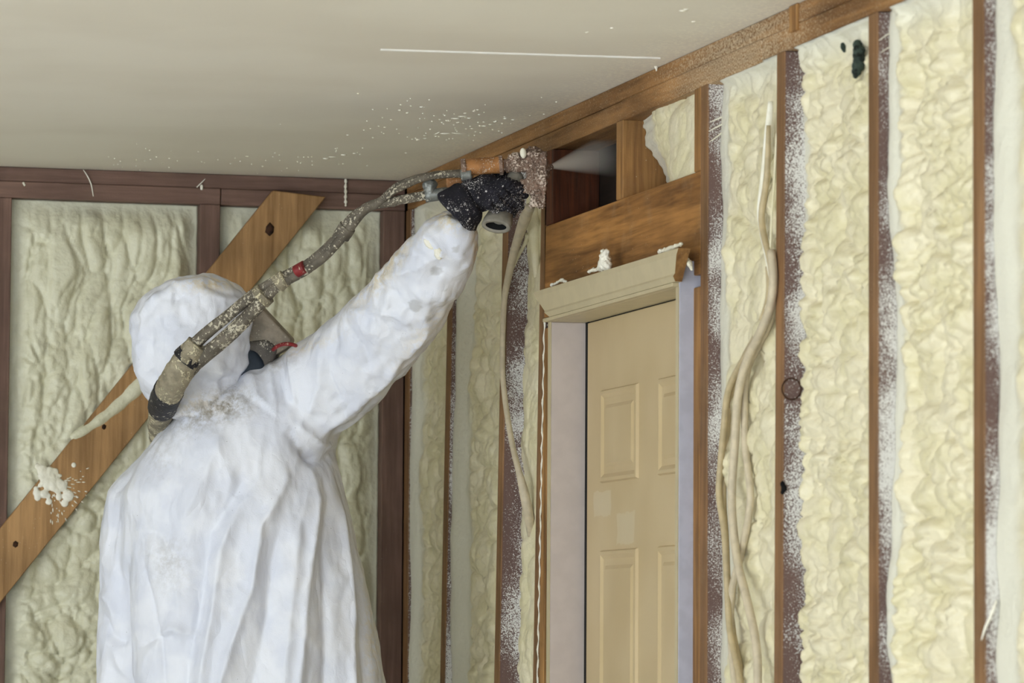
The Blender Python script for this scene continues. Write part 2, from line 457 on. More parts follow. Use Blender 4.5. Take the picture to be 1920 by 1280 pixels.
# y of the edge farther from the camera, width along the wall
STY = [(-.001, .040), (-.352, .036), (-.776, .036), (-1.053, .037), (-2.040, .037), (-2.421, .037), (-2.837, .038), (-3.247, .040), (-3.655, .040)]
LEAN = [0, .05, .05, .045, 0, .01, 0, 0, 0]
for i, (y0, wd) in enumerate(STY):
    stud_r(y0, wd, MAT['stud%d' % i], lean=LEAN[i])
for k in range(1, 17): stud_r(-3.655 - .4064 * k, .038, MAT['stud8'])
trim_f = stud_r(-1.092, .032, MAT['wood_front'], 0, 2.068, .045)      # trimmer stud beside the door, far
stud_r(-2.002, .036, MAT['wood_front'], 0, 2.068)                     # trimmer, near
stud_r(-1.0925, .056, MAT['shade_wood'], 2.2575, PB - .001)                # cripples over the header
stud_r(-1.556, .040, MAT['wood_front'], 2.2575, PB - .001)
stud_r(-2.005, .034, MAT['wood_front'], 2.2575, PB - .001)
rbox('header', -2.0395, -1.0925, 2.088, 2.257, MAT['wood_header'])
yj = PL(1165, 226, 0, 0)[1]
rbox('top_plate', yj + .0008, -.0005, PB, PJ - .0006, MAT['wood_y'], x0=.003)
rbox('top_plate', -2.35, yj - .0008, PB - .002, PJ - .0006, MAT['wood_y'])
rbox('top_plate', -10.4, -2.352, PB, PJ - .0006, MAT['wood_y'], x0=.001)
yk = PL(1490, 20, 0, 0)[1]
rbox('top_plate', yk + .02, -.0005, PJ, HC - .0005, MAT['wood_y'], x0=.0015)
rbox('blocking', yk - .018, yk + .019, PJ - .012, HC - .0005, MAT['wood_front'], x0=-.003)
rbox('top_plate', -10.4, yk - .019, PJ, HC - .0005, MAT['wood_y'])
rbox('bottom_plate', -1.13, -.045, 0, .038, MAT['wood_y'], x0=.001)
rbox('bottom_plate', -10.4, -2.0, 0, .038, MAT['wood_y'], x0=.001)

# ------------------------------------------------------------------ foam
def zrows(z0, z1, dense=1.34, step=.004):
    lo = list(np.arange(z0, dense, .04)) if z0 < dense else []
    return np.array(lo + list(np.arange(max(z0, dense), z1, step)) + [z1])
def finish_foam(me, sm):
    at = me.attributes.new('smooth', 'FLOAT', 'POINT'); at.data.foreach_set('value', sm.astype(np.float32))
def sheet(name, plane, a0, a1, z0, z1, depth, smooth, mat, parent, skirt=.087, step=.004, front=None, lean=0):
    """a height field of foam between two studs; depth(u, z) is measured back from the stud face"""
    aa = np.linspace(a0, a1, int(abs(a1 - a0) / step) + 2); zz = zrows(z0, z1)
    A, Z = np.meshgrid(aa, zz)
    Dp = depth(A, Z); Sm = smooth(A, Z)
    Dp[0, :] = Dp[0, :]
    nz_, na = A.shape
    # skirt ring
    A2 = np.pad(A, 1, 'edge'); Z2 = np.pad(Z, 1, 'edge'); D2 = np.pad(Dp, 1, 'edge'); S2 = np.pad(Sm, 1, 'edge')
    D2[0, :] = D2[-1, :] = skirt; D2[:, 0] = D2[:, -1] = skirt
    if plane == 'R': V = np.stack([D2, A2 + lean * (2.0 - Z2), Z2], -1).reshape(-1, 3)
    else: V = np.stack([A2, D2, Z2], -1).reshape(-1, 3)
    nn, mm = A2.shape
    idx = np.arange(nn * mm).reshape(nn, mm)
    Q = np.stack([idx[:-1, :-1], idx[:-1, 1:], idx[1:, 1:], idx[1:, :-1]], -1).reshape(-1, 4)
    if plane == 'R' and a1 > a0: Q = Q[:, ::-1]
    if plane == 'B' and a1 < a0: Q = Q[:, ::-1]
    me = grid_mesh(name, V, Q)
    finish_foam(me, S2.reshape(-1))
    return link(name, me, mat, parent, True)

def bay(i, far, near, edge, smw, size, amp, stretch=1.0, seed=0, z0=.04, z1=PB - .001, mid=.045, topcurl=True, warp=.5, lean=0, edgevar=.012, edgef=None, ramp=.09):
    """far: wall y beside the stud farther away (its face is seen), near: the next stud"""
    L = far - near
    def core(Y, Z):
        u = Y; v = Z
        wu = (n2(u * 9, v * 9, seed + 1) - .5) * .07 * warp; wv = (n2(u * 9 + 7, v * 9, seed + 2) - .5) * .07 * warp
        uu, vv = u + wu, v + wv
        b1 = bubbles(uu / size, vv / (size * stretch), seed + 3)
        b2 = bubbles(uu / (size * .55), vv / (size * .5 * stretch), seed + 4)
        b3 = bubbles(uu / (size * .28), vv / (size * .30 * stretch), seed + 5)
        sel = sstep(.42, .58, n2(u * 6, v * 9, seed + 12))
        return b1 * (.60 - .2 * sel) + b2 * (.22 + .32 * sel) * (0.5 + b1 * .6) + b3 * .13
    def sm(Y, Z):
        d = far - Y
        e = smw * (.75 + .5 * n2(Z * 6, Z * 0 + seed, seed + 9))
        return 1 - sstep(e * .55, e * 1.25, d)
    def depth(Y, Z):
        d = far - Y
        if edgef is None: e = edge + (n2(Z * 7, Z * 0 + 3 + seed, seed + 6, 3) - .5) * 2 * edgevar
        else: e = edgef(Z)
        s = sm(Y, Z)
        k = sstep(0, ramp, d)
        base = e * (1 - k) + (mid + (n2(Y * 7, Z * 5, seed + 8) - .5) * .024) * k
        h = core(Y, Z) * amp * (1 - s * .93)
        x = base - h
        # swelling just off the stud, then a fillet back to it
        x -= .006 * np.exp(-((d - smw * .6) / (smw * .45)) ** 2)
        x += .012 * np.exp(-(d / .006)) * 0
        if topcurl:
            t = sstep(.035, 0, z1 - Z) if False else np.clip(1 - (z1 - Z) / .03, 0, 1)
            x = x * (1 - (1 - np.sqrt(np.clip(1 - t * t, 0, 1))) * .92 * sstep(.004, .05, d))
        return np.clip(x, .002, .085)
    sheet('foam_fill', 'R', far - .0005, near + .0005, z0, z1, depth, lambda Y, Z: np.maximum(sm(Y, Z), np.clip(1 - (z1 - Z) / .05, 0, 1) * (1.0 if topcurl else 0)), MAT['foam_r'], wall_r, lean=lean)

bay(1, -.041, -.352, .008, .08, .085, .030, .55, 11, mid=.030, lean=.03, edgevar=.005)
bay(2, -.388, -.776, .013, .12, .090, .034, .55, 23, mid=.036, lean=.05, edgevar=.010)
bay(3, -.812, -1.053, .046, .03, .070, .018, .75, 31, mid=.036, lean=.05, edgevar=.009)
bay(5, -2.077, -2.421, .026, .06, .085, .032, .62, 47, mid=.036, edgevar=.006, warp=1.1)
bay(6, -2.458, -2.837, .038, .030, .075, .040, .42, 53, mid=.050, edgevar=.007, warp=.8)
bay(7, -2.875, -3.247, .024, .045, .080, .044, .44, 67, mid=.054, edgevar=.018, warp=.8)
bay(8, -3.287, -3.655, .020, .08, .095, .034, .5, 71, mid=.034, edgevar=.012)
# small bay over the door, ragged edge
def ragged(Z):
    t = np.clip((PB - Z) / (PB - 2.257), 0, 1)
    return .036 + .045 * t + (n2(Z * 28, Z * 0 + 1, 5, 3) - .5) * .040 + (n2(Z * 120, Z * 0 + 1, 6, 2) - .5) * .010
bay(9, -1.597, -2.004, .05, .12, .090, .014, .6, 83, z0=2.258, mid=.020, edgef=ragged, topcurl=False, ramp=.26)
for k in range(1, 4): bay(9 + k, -3.695 - .4064 * (k - 1), -3.655 - .4064 * k, .03, .06, .05, .02, 1.2, 90 + k, mid=.04) if False else None

# ------------------------------------------------------------------ back wall framing
def bbox_(name, x0, x1, z0, z1, mat, y0=0.0, y1=D_, bev=.0015):
    return box(name, (x0, y0, z0), (x1, y1, z1), mat, wall_b, bev)
for k in range(13): bbox_('stud', -.873 - .4064 * k, -.832 - .4064 * k, 0, PB - .0005, MAT['wood_back'])
bbox_('stud', -.439, -.397, 0, PB - .0005, MAT['wood_back'])
bbox_('stud', -.048, -.0015, 0, PB - .0005, MAT['wood_back'])
bbox_('top_plate', -6.19, -.397, PB, PJ - .0006, MAT['wood_x'])
bbox_('top_plate', -.395, -.001, PB, PJ - .0006, MAT['wood_x'], y0=.002)
bbox_('top_plate', -6.19, -.001, PJ, HC - .0005, MAT['wood_x'], y0=.003)
bbox_('bottom_plate', -6.19, -.001, 0, .0378, MAT['wood_x'])

def back_depth(x0, x1, seed, amp, modef):
    def f(X, Z):
        wu = (n2(X * 7, Z * 7, seed) - .5) * .09; wv = (n2(X * 7 + 5, Z * 7, seed + 1) - .5) * .09
        k = modef(X, Z)            # 0 = long drips, 1 = round lumps
        band = n2(X * 3 + Z * 2, Z * 9 - X * 2, seed + 7, 2)
        drip = bubbles((X + wu * .6) / .034, (Z + wv) / .11 + X * 1.5, seed + 2)
        drip2 = bubbles((X + wu) / .02, (Z + wv) / .055, seed + 3)
        lump = bubbles((X + wu) / .055, (Z + wv) / .045, seed + 4)
        lump2 = bubbles((X + wu) / .026, (Z + wv) / .022, seed + 5)
        h = (drip * .7 + drip2 * .25) * (1 - k) + (lump * .65 + lump2 * .35) * k
        h = h * (.45 + .75 * band) + bubbles((X + wu) / .017, (Z + wv * 1.5) / .022, seed + 9) * .16 * sstep(.35, .6, n2(X * 5, Z * 6, seed + 11))
        ed = np.minimum(np.abs(X - x0), np.abs(X - x1)); top = PB - Z
        q = sstep(.004, .05, ed) * sstep(.005, .03 + .09 * n2(X * 9, X * 0, seed + 15), top)
        return np.clip(.026 + .012 * n2(X * 5, Z * 5, seed + 6) - h * amp * (.12 + .88 * q), -.004, .08)
    return f
def back_sm(x0, x1):
    def f(X, Z):
        ed = np.minimum(np.abs(X - x0), np.abs(X - x1)); return .5 * (1 - sstep(.005, .04, np.minimum(ed, PB - Z)))
    return f
m1 = lambda X, Z: sstep(2.0, 1.8, Z) * .9 + .1
m2 = lambda X, Z: sstep(.45, .6, n2(X * 6, Z * 4, 3))
sheet('foam_fill', 'B', -.8315, -.4395, .04, PB - .001, back_depth(-.8315, -.4395, 101, .048, m1), back_sm(-.8315, -.4395), MAT['foam_b'], wall_b)
sheet('foam_fill', 'B', -.3965, -.0485, .04, PB - .001, back_depth(-.3965, -.0485, 141, .042, m2), back_sm(-.3965, -.0485), MAT['foam_b'], wall_b)

for k in range(3):                              # bays farther to the left, coarser
    xa = -.873 - .4064 * k; xb = -.832 - .4064 * (k + 1)
    sheet('foam_fill', 'B', xb + .0005, xa - .0005, .04, PB - .001, back_depth(xb, xa, 171 + 20 * k, .046, m1), back_sm(xb, xa), MAT['foam_b'], wall_b, step=.007)

# diagonal brace nailed across the studs
yb = -.0205
q = [PL(512, 357, 1, yb), PL(611, 369, 1, yb)]
dd = PL(0, 1130, 1, yb) - q[1]
lo = [q[1] + dd * 2.6, q[0] + dd * 2.6]
brace = prism('diagonal_brace', [q[0], q[1], lo[0], lo[1]], (0, .0185, 0), MAT['brace'], wall_b, .0015)
# foam that swelled over its upper edge, and the splash on its face
def lump_tube(name, pts, rad, mat, parent, sub=2, jit=.25, seed=1, flat=1.0, dense=1):
    rr = random.Random(seed); its = []
    if dense > 1:
        p2, r2 = [], []
        for i in range(len(pts) - 1):
            for k in range(dense):
                t = k / dense; p2.append(np.array(pts[i]) * (1 - t) + np.array(pts[i + 1]) * t); r2.append(rad[i] * (1 - t) + rad[i + 1] * t)
        pts = p2 + [pts[-1]]; rad = r2 + [rad[-1]]
    for (p, r) in zip(pts, rad):
        its.append((np.array(p), np.diag([r * (1 + jit * (rr.random() - .5)), r * flat, r * (1 + jit * (rr.random() - .5))])))
    bm = bmesh.new()
    for c, A in its:
        g = bmesh.ops.create_icosphere(bm, subdivisions=2, radius=1)
        for v in g['verts']: v.co = Vector(np.array(v.co) @ A + c)
    me = bpy.data.meshes.new(name); bm.to_mesh(me); bm.free()
    o = link(name, me, mat, parent, True)
    md = o.modifiers.new('r', 'REMESH'); md.mode = 'VOXEL'; md.voxel_size = max(.0015, min(rad) * .25)
    ms = o.modifiers.new('s', 'SMOOTH'); ms.iterations = 3
    return bake(o)
def bake(o):
    dg = bpy.context.evaluated_depsgraph_get(); dg.update()
    me = bpy.data.meshes.new_from_object(o.evaluated_get(dg))
    mt = [m for m in o.data.materials]
    o.modifiers.clear(); o.data = me
    me.materials.clear()
    for m in mt: me.materials.append(m)
    me.polygons.foreach_set('use_smooth', [True] * len(me.polygons)); me.update()
    return o
pts = []; rad = []
for i in range(60):
    t = i / 59; px = 292 - 152 * t; py = 690 + 128 * t + 10 * math.sin(t * 3.1); pts.append(PL(px, py, 1, -.013)); rad.append(.019 + .0008 * math.sin(i * .5) - .008 * t)
lump_tube('foam_bead', pts, rad, MAT['foam_b'], wall_b, seed=4, flat=.95, jit=.08)
pts = []; rad = []
rr = random.Random(9)
for i in range(60):
    g1, g2 = rr.gauss(0, 1), rr.gauss(0, 1); pts.append(PL(97 + 12 * g1 + 8 * g2, 905 - 9 * g1 + 16 * g2, 1, -.0215)); rad.append(rr.uniform(.005, .012))
lump_tube('foam_splash', pts, rad, MAT['foam_white'], brace, seed=5, flat=.45)
items = []
for k in range(70):
    a_ = rr.uniform(-.4, 1.6); rad_ = rr.uniform(22, 75)
    c = PL(97 + rad_ * math.cos(a_), 905 + rad_ * math.sin(a_), 1, -.021)
    u = np.array([math.cos(a_), 0, -math.sin(a_)]); v = np.array([u[2], 0, -u[0]])
    items.append((c, [u * rr.uniform(.001, .006), np.array([0, .0012, 0]), v * .0013]))
tag(link('foam_fleck', blob_mesh('foam_fleck', items), MAT['foam_white'], wall_b, True), kind='stuff')

# knots in the brace / studs (dark rings, slightly sunk plugs)
MAT['knot'] = crusty('dark_knot_wood', lin(70, 44, 26), lin(40, 24, 16), .1, 150, .8, .002)
def knot(px, py, ax, v, r, parent):
    c = PL(px, py, ax, v); its = np.eye(3) * r; its[ax] *= .12; its[2] *= 1.25
    o = link('knot', blob_mesh('knot', [(c, its)]), MAT['knot'], parent, True); return o
knot(29, 1020, 1, yb - .0002, .006, brace); knot(506, 430, 1, yb - .0002, .011, brace); knot(195, 800, 1, yb - .0002, .005, brace)

# white bead of foam on the back top plate
lump_tube('foam_drip', [PL(648 + .3 * math.sin(k), 337 + k * 3.2, 1, -.001) for k in range(16)], [.0028 + .001 * math.sin(k * 2.1) for k in range(16)], MAT['foam_white'], wall_b, seed=6)

# ------------------------------------------------------------------ door, jambs, casing
door = empty('door_1', (0, -1.6, 0)); tag(door, 'tan six panel door in a grey-white frame, head casing only', 'door', kind='structure')
def dpart(o):
    o.parent = door; o.matrix_parent_inverse = Matrix.Translation((0, 1.6, 0)); return o
jx = -.025
y_far = PL(1033, 800, 0, jx)[1]; y_near = PL(1268, 800, 0, jx)[1]
z_h = 2.0685 - .018
z_h = PL(1150, 571, 0, jx)[2]
print('jamb', y_far, y_near, z_h)
xd = PL(1096, 800, 1, y_far)[0]
print('door depth', xd)
jf = dpart(box('jamb', (jx, y_far, 0), (D_ + .02, y_far + .018, z_h), MAT['jamb_paint']))
o = jn = dpart(box('jamb', (jx, y_near - .014, 0), (D_ + .02, y_near, 2.112), MAT['primer'], bev=.0012)); o['label'] = 'bluish primed near jamb'
e_ = (box('jamb_edge', (jx - .0015, y_near - .0135, 0), (jx, y_near + .0005, z_h), MAT['cream_paint'], bev=0))
e_.parent = jn
e_ = box('jamb_edge', (jx - .0015, y_far, 0), (jx, y_far + .018, z_h), MAT['cream_paint'], bev=0); e_.parent = jf
dpart(box('head_jamb', (jx, y_near - .0002, z_h), (D_ + .02, y_far + .018, z_h + .017), MAT['cream_paint']))
# door slab
zt = PL(1098, 607, 0, xd)[2]
print('door top', zt)
slab = dpart(box('door_slab', (xd, y_near + .003, .01), (xd + .044, y_far - .018, zt), MAT['door'], bev=.001))
dpart(box('door_stop', (xd + .012, y_near - .002, 0), (xd + .05, y_far + .002, z_h + .002), MAT['gap'], bev=0)) if False else None
dpart(box('gap_shade', (xd + .001, y_far - .0178, 0), (xd + .03, y_far - .0001, z_h), MAT['gap'], bev=0))  # dark strips stand for the shaded gaps beside and above the slab
dpart(box('gap_shade', (xd + .004, y_near + .003, zt + .0005), (xd + .03, y_far - .0036, z_h - .0001), MAT['gap'], bev=0))
def panel(ya, yb_, za, zb):
    prof = [(0, .0008), (.003, -.005), (.009, -.0055), (.016, -.0012), (.028, -.0010), (.034, -.0042), (.0345, -.0045)]
    V = []; F = []
    for o_, h in prof:
        V += [(xd + h, ya - o_, za + o_), (xd + h, yb_ + o_, za + o_), (xd + h, yb_ + o_, zb - o_), (xd + h, ya - o_, zb - o_)]
    for k in range(len(prof) - 1):
        for j in range(4):
            q = k * 4; F.append((q + j, q + (j + 1) % 4, q + 4 + (j + 1) % 4, q + 4 + j))
    n = (len(prof) - 1) * 4; F.append((n, n + 1, n + 2, n + 3))
    me = pymesh('raised_panel', V, F)
    bm = bmesh.new(); bm.from_mesh(me); bmesh.ops.recalc_face_normals(bm, faces=bm.faces); bm.to_mesh(me); bm.free()
    # make sure it faces the room
    if me.polygons[len(me.polygons) - 1].normal.x > 0: me.flip_normals()
    o = link('raised_panel', me, MAT['door']); o.parent = slab; return o
c1 = (PL(1129, 850, 0, xd)[1], PL(1198, 850, 0, xd)[1])
yc2a = PL(1237, 850, 0, xd)[1]; c2 = (yc2a, yc2a + (c1[1] - c1[0]))
zz1 = (PL(1198, 717, 0, xd)[2], PL(1198, 897, 0, xd)[2]); zz2a = PL(1198, 1026, 0, xd)[2]
print('panels', c1, c2, zz1, zz2a)
for c in (c1, c2):
    panel(c[0], c[1], zz1[1], zz1[0]); panel(c[0], c[1], .95, zz2a); panel(c[0], c[1], .25, .85)
# head casing: mitred at both ends, thicker at its outer edge
def v3(x, y, z): return (x, y, z)
A = PL(1000, 545, 0, -.046); B = PL(1272, 468, 0, -.046); Cc = PL(1030, 594, 0, -.037); Dd = PL(1266, 527, 0, -.037)
zt_ = (A[2] + B[2]) / 2; zb_ = (Cc[2] + Dd[2]) / 2
print('casing', A, B, Cc, Dd)
zm = zb_ + .010
def mit(z, y0a, y0b, y1a, y1b):
    t = (z - zb_) / (zt_ - zb_); return y0a + (y0b - y0a) * t, y1a + (y1b - y1a) * t
rows = [(-.0255, zt_, 0), (-.046, zt_, 1), (-.0465, zt_ - .010, 1), (-.041, zb_ + .012, 1), (-.043, zb_ + .008, 1), (-.037, zb_, 1), (-.0255, zb_, 0)]
V = []; F = []
for x_, z_, _ in rows:
    ya, yb2 = mit(z_, Cc[1], A[1], Dd[1], B[1]); V += [(x_, ya, z_), (x_, yb2, z_)]
n = len(rows)
for k in range(n): q = 2 * k; r_ = 2 * ((k + 1) % n); F.append((q, q + 1, r_ + 1, r_))
F.append(tuple(2 * k for k in range(n))[::-1]); F.append(tuple(2 * k + 1 for k in range(n)))
me = pymesh('head_casing', V, F)
bm = bmesh.new(); bm.from_mesh(me); bmesh.ops.recalc_face_normals(bm, faces=bm.faces); bm.to_mesh(me); bm.free()
o = dpart(link('head_casing', me, MAT['cream_paint'])); me.materials.append(MAT['wood_front'])
me.polygons[n + 1].material_index = 1
# cream front edge of the head jamb under the casing
dpart(box('head_jamb_edge', (jx - .012, y_near - .013, z_h), (jx, y_far + .017, zb_ - .0003), MAT['cream_paint'], bev=.0008))
# caulk bead beside the far trimmer
lump_tube('caulk_bead', [PL(1021 - 14 * (k / 120) + .8 * math.sin(k * .9), 600 + k * 6, 0, -.0005) for k in range(120)], [.0022 + .0006 * math.sin(k * 1.3) for k in range(120)], MAT['foam_white'], wall_r, seed=8, dense=4, jit=.1)

# ------------------------------------------------------------------ foam scraps on the casing and in the framing
def scrap(name, cx, cy, x, pts, mat, label, seed):
    rr = random.Random(seed); P_ = []; r_ = []
    for (dx, dy, r) in pts: P_.append(PL(cx + dx, cy + dy, 0, x)); r_.append(r)
    o = lump_tube(name, P_, r_, mat, None, seed=seed, jit=.35, flat=.9, dense=4)
    me = o.data; co = np.empty(len(me.vertices) * 3); me.vertices.foreach_get('co', co); co = co.reshape(-1, 3)
    no = np.empty(len(me.vertices) * 3); me.vertices.foreach_get('normal', no); no = no.reshape(-1, 3)
    co += no * (((fbm(co * 160, seed, 3) - .5) * .006)[:, None]); me.vertices.foreach_set('co', co.ravel()); me.update()
    at = me.attributes.new('smooth', 'FLOAT', 'POINT')
    tag(o, label, 'foam scrap', 'loose foam scraps on the head casing'); return o
scrap('foam_scrap', 1133, 482, -.03, [(0, 16, .010), (-3, 8, .009), (4, 6, .009), (0, -2, .009), (5, -8, .006), (-4, -12, .004), (7, 14, .008), (-6, 18, .007), (8, 20, .006), (-6, 20, .006), (-14, 23, .004), (-22, 24, .0035), (-29, 27, .003)], MAT['foam_white'], 'curled white foam lump standing on top of the door casing', 31)
scrap('foam_scrap', 1255, 462, -.03, [(-20, 10, .003), (-12, 8, .0035), (-4, 6, .004), (4, 3, .005), (12, 0, .004), (22, -4, .003)], MAT['foam_white'], 'thin torn foam strip along the right end of the casing top', 32)
scrap('foam_scrap', 1288, 492, -.020, [(0, -6, .004), (3, 0, .005), (6, 6, .004), (9, 13, .003), (-3, -2, .003)], MAT['foam_white'], 'torn pale foam flap hanging beside the casing corner', 33)
scrap('foam_scrap', 1045, 524, -.03, [(-12, 11, .003), (-5, 8, .003), (0, 6, .003), (5, 2, .003), (11, 1, .003), (16, 4, .003)], MAT['foam_white'], 'small foam curl on the casing top near its far end', 34)

# foam strings over the far bay near the gun
MAT['foam_r_plain'] = MAT['foam_r']

# solid dark lumps stand in for the shaded hole in the foam at the top of a bay
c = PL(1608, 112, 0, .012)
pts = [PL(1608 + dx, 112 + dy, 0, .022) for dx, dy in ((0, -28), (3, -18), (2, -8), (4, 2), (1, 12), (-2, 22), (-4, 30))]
lump_tube('hole_shade_lump', pts, [.008, .010, .011, .0115, .010, .008, .005], MAT['cavity'], wall_r, seed=12, flat=.8)
lump_tube('hole_shade_lump', [PL(1580 + k, 84 + 4 * k, 0, .016) for k in range(4)], [.004, .0045, .004, .003], MAT['cavity'], wall_r, seed=13)

# knots on the near studs
# (plugs on the faces toward the camera)
def knot_y(px, py, yv, r):
    c = PL(px, py, 1, yv)
    bm = bmesh.new(); bmesh.ops.create_circle(bm, segments=20, radius=r)
    ring = []
    V = []; F = []
    for k in range(20):
        a_ = k / 20 * 2 * math.pi
        for rr_, h_ in ((1.0, 0), (.93, -.0012), (.86, 0)):
            V.append((c[0] + math.cos(a_) * r * rr_ * .95, yv + h_, c[2] + math.sin(a_) * r * rr_))
    for k in range(20):
        for j in (0, 1):
            a0_ = k * 3 + j; b0_ = ((k + 1) % 20) * 3 + j; F.append((a0_, a0_ + 1, b0_ + 1, b0_))
    bm.free()
    return link('knot', pymesh('knot', V, F), MAT['knot'], wall_r)
knot_y(1484, 729, -2.421 - .0375, .0175)
lump_tube('knot', [PL(1467 + dx, 915 + dy, 1, -2.4585) for dx, dy in ((0, -8), (3, 0), (0, 8))], [.005, .0055, .004], MAT['black'], wall_r, seed=14, flat=.3)

# ------------------------------------------------------------------ cables
def tube(name, pts, rads, mat, parent=None, seg=12, flat=1.0, smooth_n=4, cap=True):
    """swept tube through pts with per-point radius (Catmull-Rom)"""
    pts = [np.array(p, float) for p in pts]; n = len(pts)
    if not hasattr(rads, '__len__'): rads = [rads] * n
    out = []; ro = []
    for i in range(n - 1):
        p0 = pts[max(i - 1, 0)]; p1 = pts[i]; p2 = pts[i + 1]; p3 = pts[min(i + 2, n - 1)]
        for k in range(smooth_n):
            t = k / smooth_n
            out.append(.5 * ((2 * p1) + (-p0 + p2) * t + (2 * p0 - 5 * p1 + 4 * p2 - p3) * t * t + (-p0 + 3 * p1 - 3 * p2 + p3) * t ** 3))
            ro.append(rads[i] * (1 - t) + rads[i + 1] * t)
    out.append(pts[-1]); ro.append(rads[-1])
    out = np.array(out); V = []; F = []
    up = np.array([0, 0, 1.0]); prev = None
    for i, p in enumerate(out):
        d_ = out[min(i + 1, len(out) - 1)] - out[max(i - 1, 0)]; d_ /= np.linalg.norm(d_) + 1e-9
        if prev is None:
            s_ = np.cross(d_, up)
            if np.linalg.norm(s_) < .2: s_ = np.cross(d_, np.array([1.0, 0, 0]))
        else: s_ = prev - d_ * prev.dot(d_)
        s_ /= np.linalg.norm(s_); prev = s_; t_ = np.cross(s_, d_)
        for k in range(seg):
            a_ = 2 * math.pi * k / seg; V.append(p + s_ * math.cos(a_) * ro[i] + t_ * math.sin(a_) * ro[i] * flat)
        if i:
            for k in range(seg):
                a0_ = (i - 1) * seg + k; b0_ = (i - 1) * seg + (k + 1) % seg; F.append((a0_, b0_, b0_ + seg, a0_ + seg))
    if cap: F.append(tuple(range(seg))[::-1]); F.append(tuple(len(V) - seg + k for k in range(seg)))
    return link(name, pymesh(name, V, F), mat, parent, True)
def RP(lst, x): return [PL(a_[0], a_[1], 0, a_[2] if len(a_) > 2 else x) for a_ in lst]
G = 'electrical cables hanging in the bay beside the door'
tag(tube('cable', RP([(1441, 235), (1438, 330), (1428, 400), (1432, 440), (1446, 500), (1446, 560), (1425, 620), (1395, 672), (1366, 730), (1357, 800), (1350, 880), (1348, 930), (1358, 1000), (1363, 1090), (1368, 1180), (1384, 1260), (1392, 1330), (1400, 1500)], .000), [.0035] + [.0052] * 17, MAT['cable'], flat=1), 'tan cable bowing farthest left in the bundle beside the door', 'cable', G)
tag(tube('cable', RP([(1446, 470), (1450, 520), (1444, 575), (1422, 630), (1400, 676), (1384, 740), (1378, 830), (1372, 930), (1376, 1000), (1384, 1060), (1402, 1130), (1418, 1210), (1421, 1300), (1420, 1500)], -.008), .0068, MAT['cable_pale']), 'pale thicker cable running down the middle of the bundle', 'cable', G)
tag(tube('cable', RP([(1449, 480), (1455, 530), (1448, 590), (1426, 640), (1402, 690), (1396, 760), (1398, 840), (1406, 910), (1406, 950), (1396, 1010), (1384, 1060), (1372, 1110), (1370, 1180), (1376, 1260), (1384, 1320), (1390, 1500)], .006), .0060, MAT['cable_pale']), 'pale cable bulging to the right and crossing behind the middle one', 'cable', G)
tag(tube('cable', RP([(1440, 500), (1440, 560), (1418, 625), (1392, 676), (1372, 740), (1362, 830), (1357, 930), (1362, 1010), (1366, 1100), (1376, 1190), (1394, 1290), (1404, 1500)], .011), .0045, MAT['cable']), 'thin tan cable lying behind the leftmost of the bundle', 'cable', G)
# wide foam-coated strip at the top of the bundle
tube('foam_coated_strap', RP([(1445, 190), (1441, 250), (1437, 320), (1429, 390), (1430, 430), (1440, 480), (1446, 520)], .006), [.004, .007, .009, .0085, .006, .006, .004], MAT['foam_white'], wall_r, flat=.5)
tube('foam_coated_strap', RP([(1456, 250), (1452, 330), (1446, 420), (1444, 500)], .004), [.003, .003, .003, .003], MAT['foam_r'], wall_r, flat=.6)
tag(tube('cable', RP([(994, 388), (984, 410), (972, 445), (962, 480), (953, 520), (946, 560), (943, 620), (942, 690), (946, 740), (953, 790), (962, 840), (972, 880, -.004), (982, 920, .004), (990, 960, .014), (998, 1010, .035)], -.006), [.009, .011, .009, .008, .007, .006, .0055, .0055, .0055, .0055, .0055, .006, .009, .010, .008], MAT['cable_pale']), 'single foam-coated cable hanging against the stud left of the door', 'cable')
tube('foam_string', RP([(990, 440), (985, 455), (972, 480), (960, 505), (948, 530), (945, 552)], .010), [.006, .004, .003, .003, .003, .002], MAT['foam_r'], wall_r)
tube('foam_string', RP([(1000, 385), (1002, 415), (1003, 445), (1004, 475), (1005, 520)], .022), [.008, .013, .013, .009, .004], MAT['foam_r'], wall_r)
for lst in (((1331, 229), (1350, 221), (1372, 213), (1385, 212)), ((1329, 246), (1346, 237), (1364, 228), (1382, 222)), ((1330, 266), (1346, 255), (1362, 242), (1380, 232))):
    tube('foam_string', [PL(q_[0], q_[1], 1, -2.0785) for q_ in lst], [.0010, .0028, .0042, .007], MAT['foam_white'], wall_r, flat=.5)
for lst in (((1648, 76), (1668, 62), (1692, 50)), ((1652, 98), (1672, 86), (1690, 80))):
    tube('foam_string', [PL(q_[0], q_[1], 1, -2.877) for q_ in lst], [.0008, .0022, .0040], MAT['foam_white'], wall_r, flat=.5)
tube('foam_string', [PL(q_[0], q_[1], 1, -3.289) for q_ in ((1840, 1200), (1848, 1175), (1860, 1148), (1868, 1125))], [.001, .003, .004, .002], MAT['foam_white'], wall_r, flat=.5)

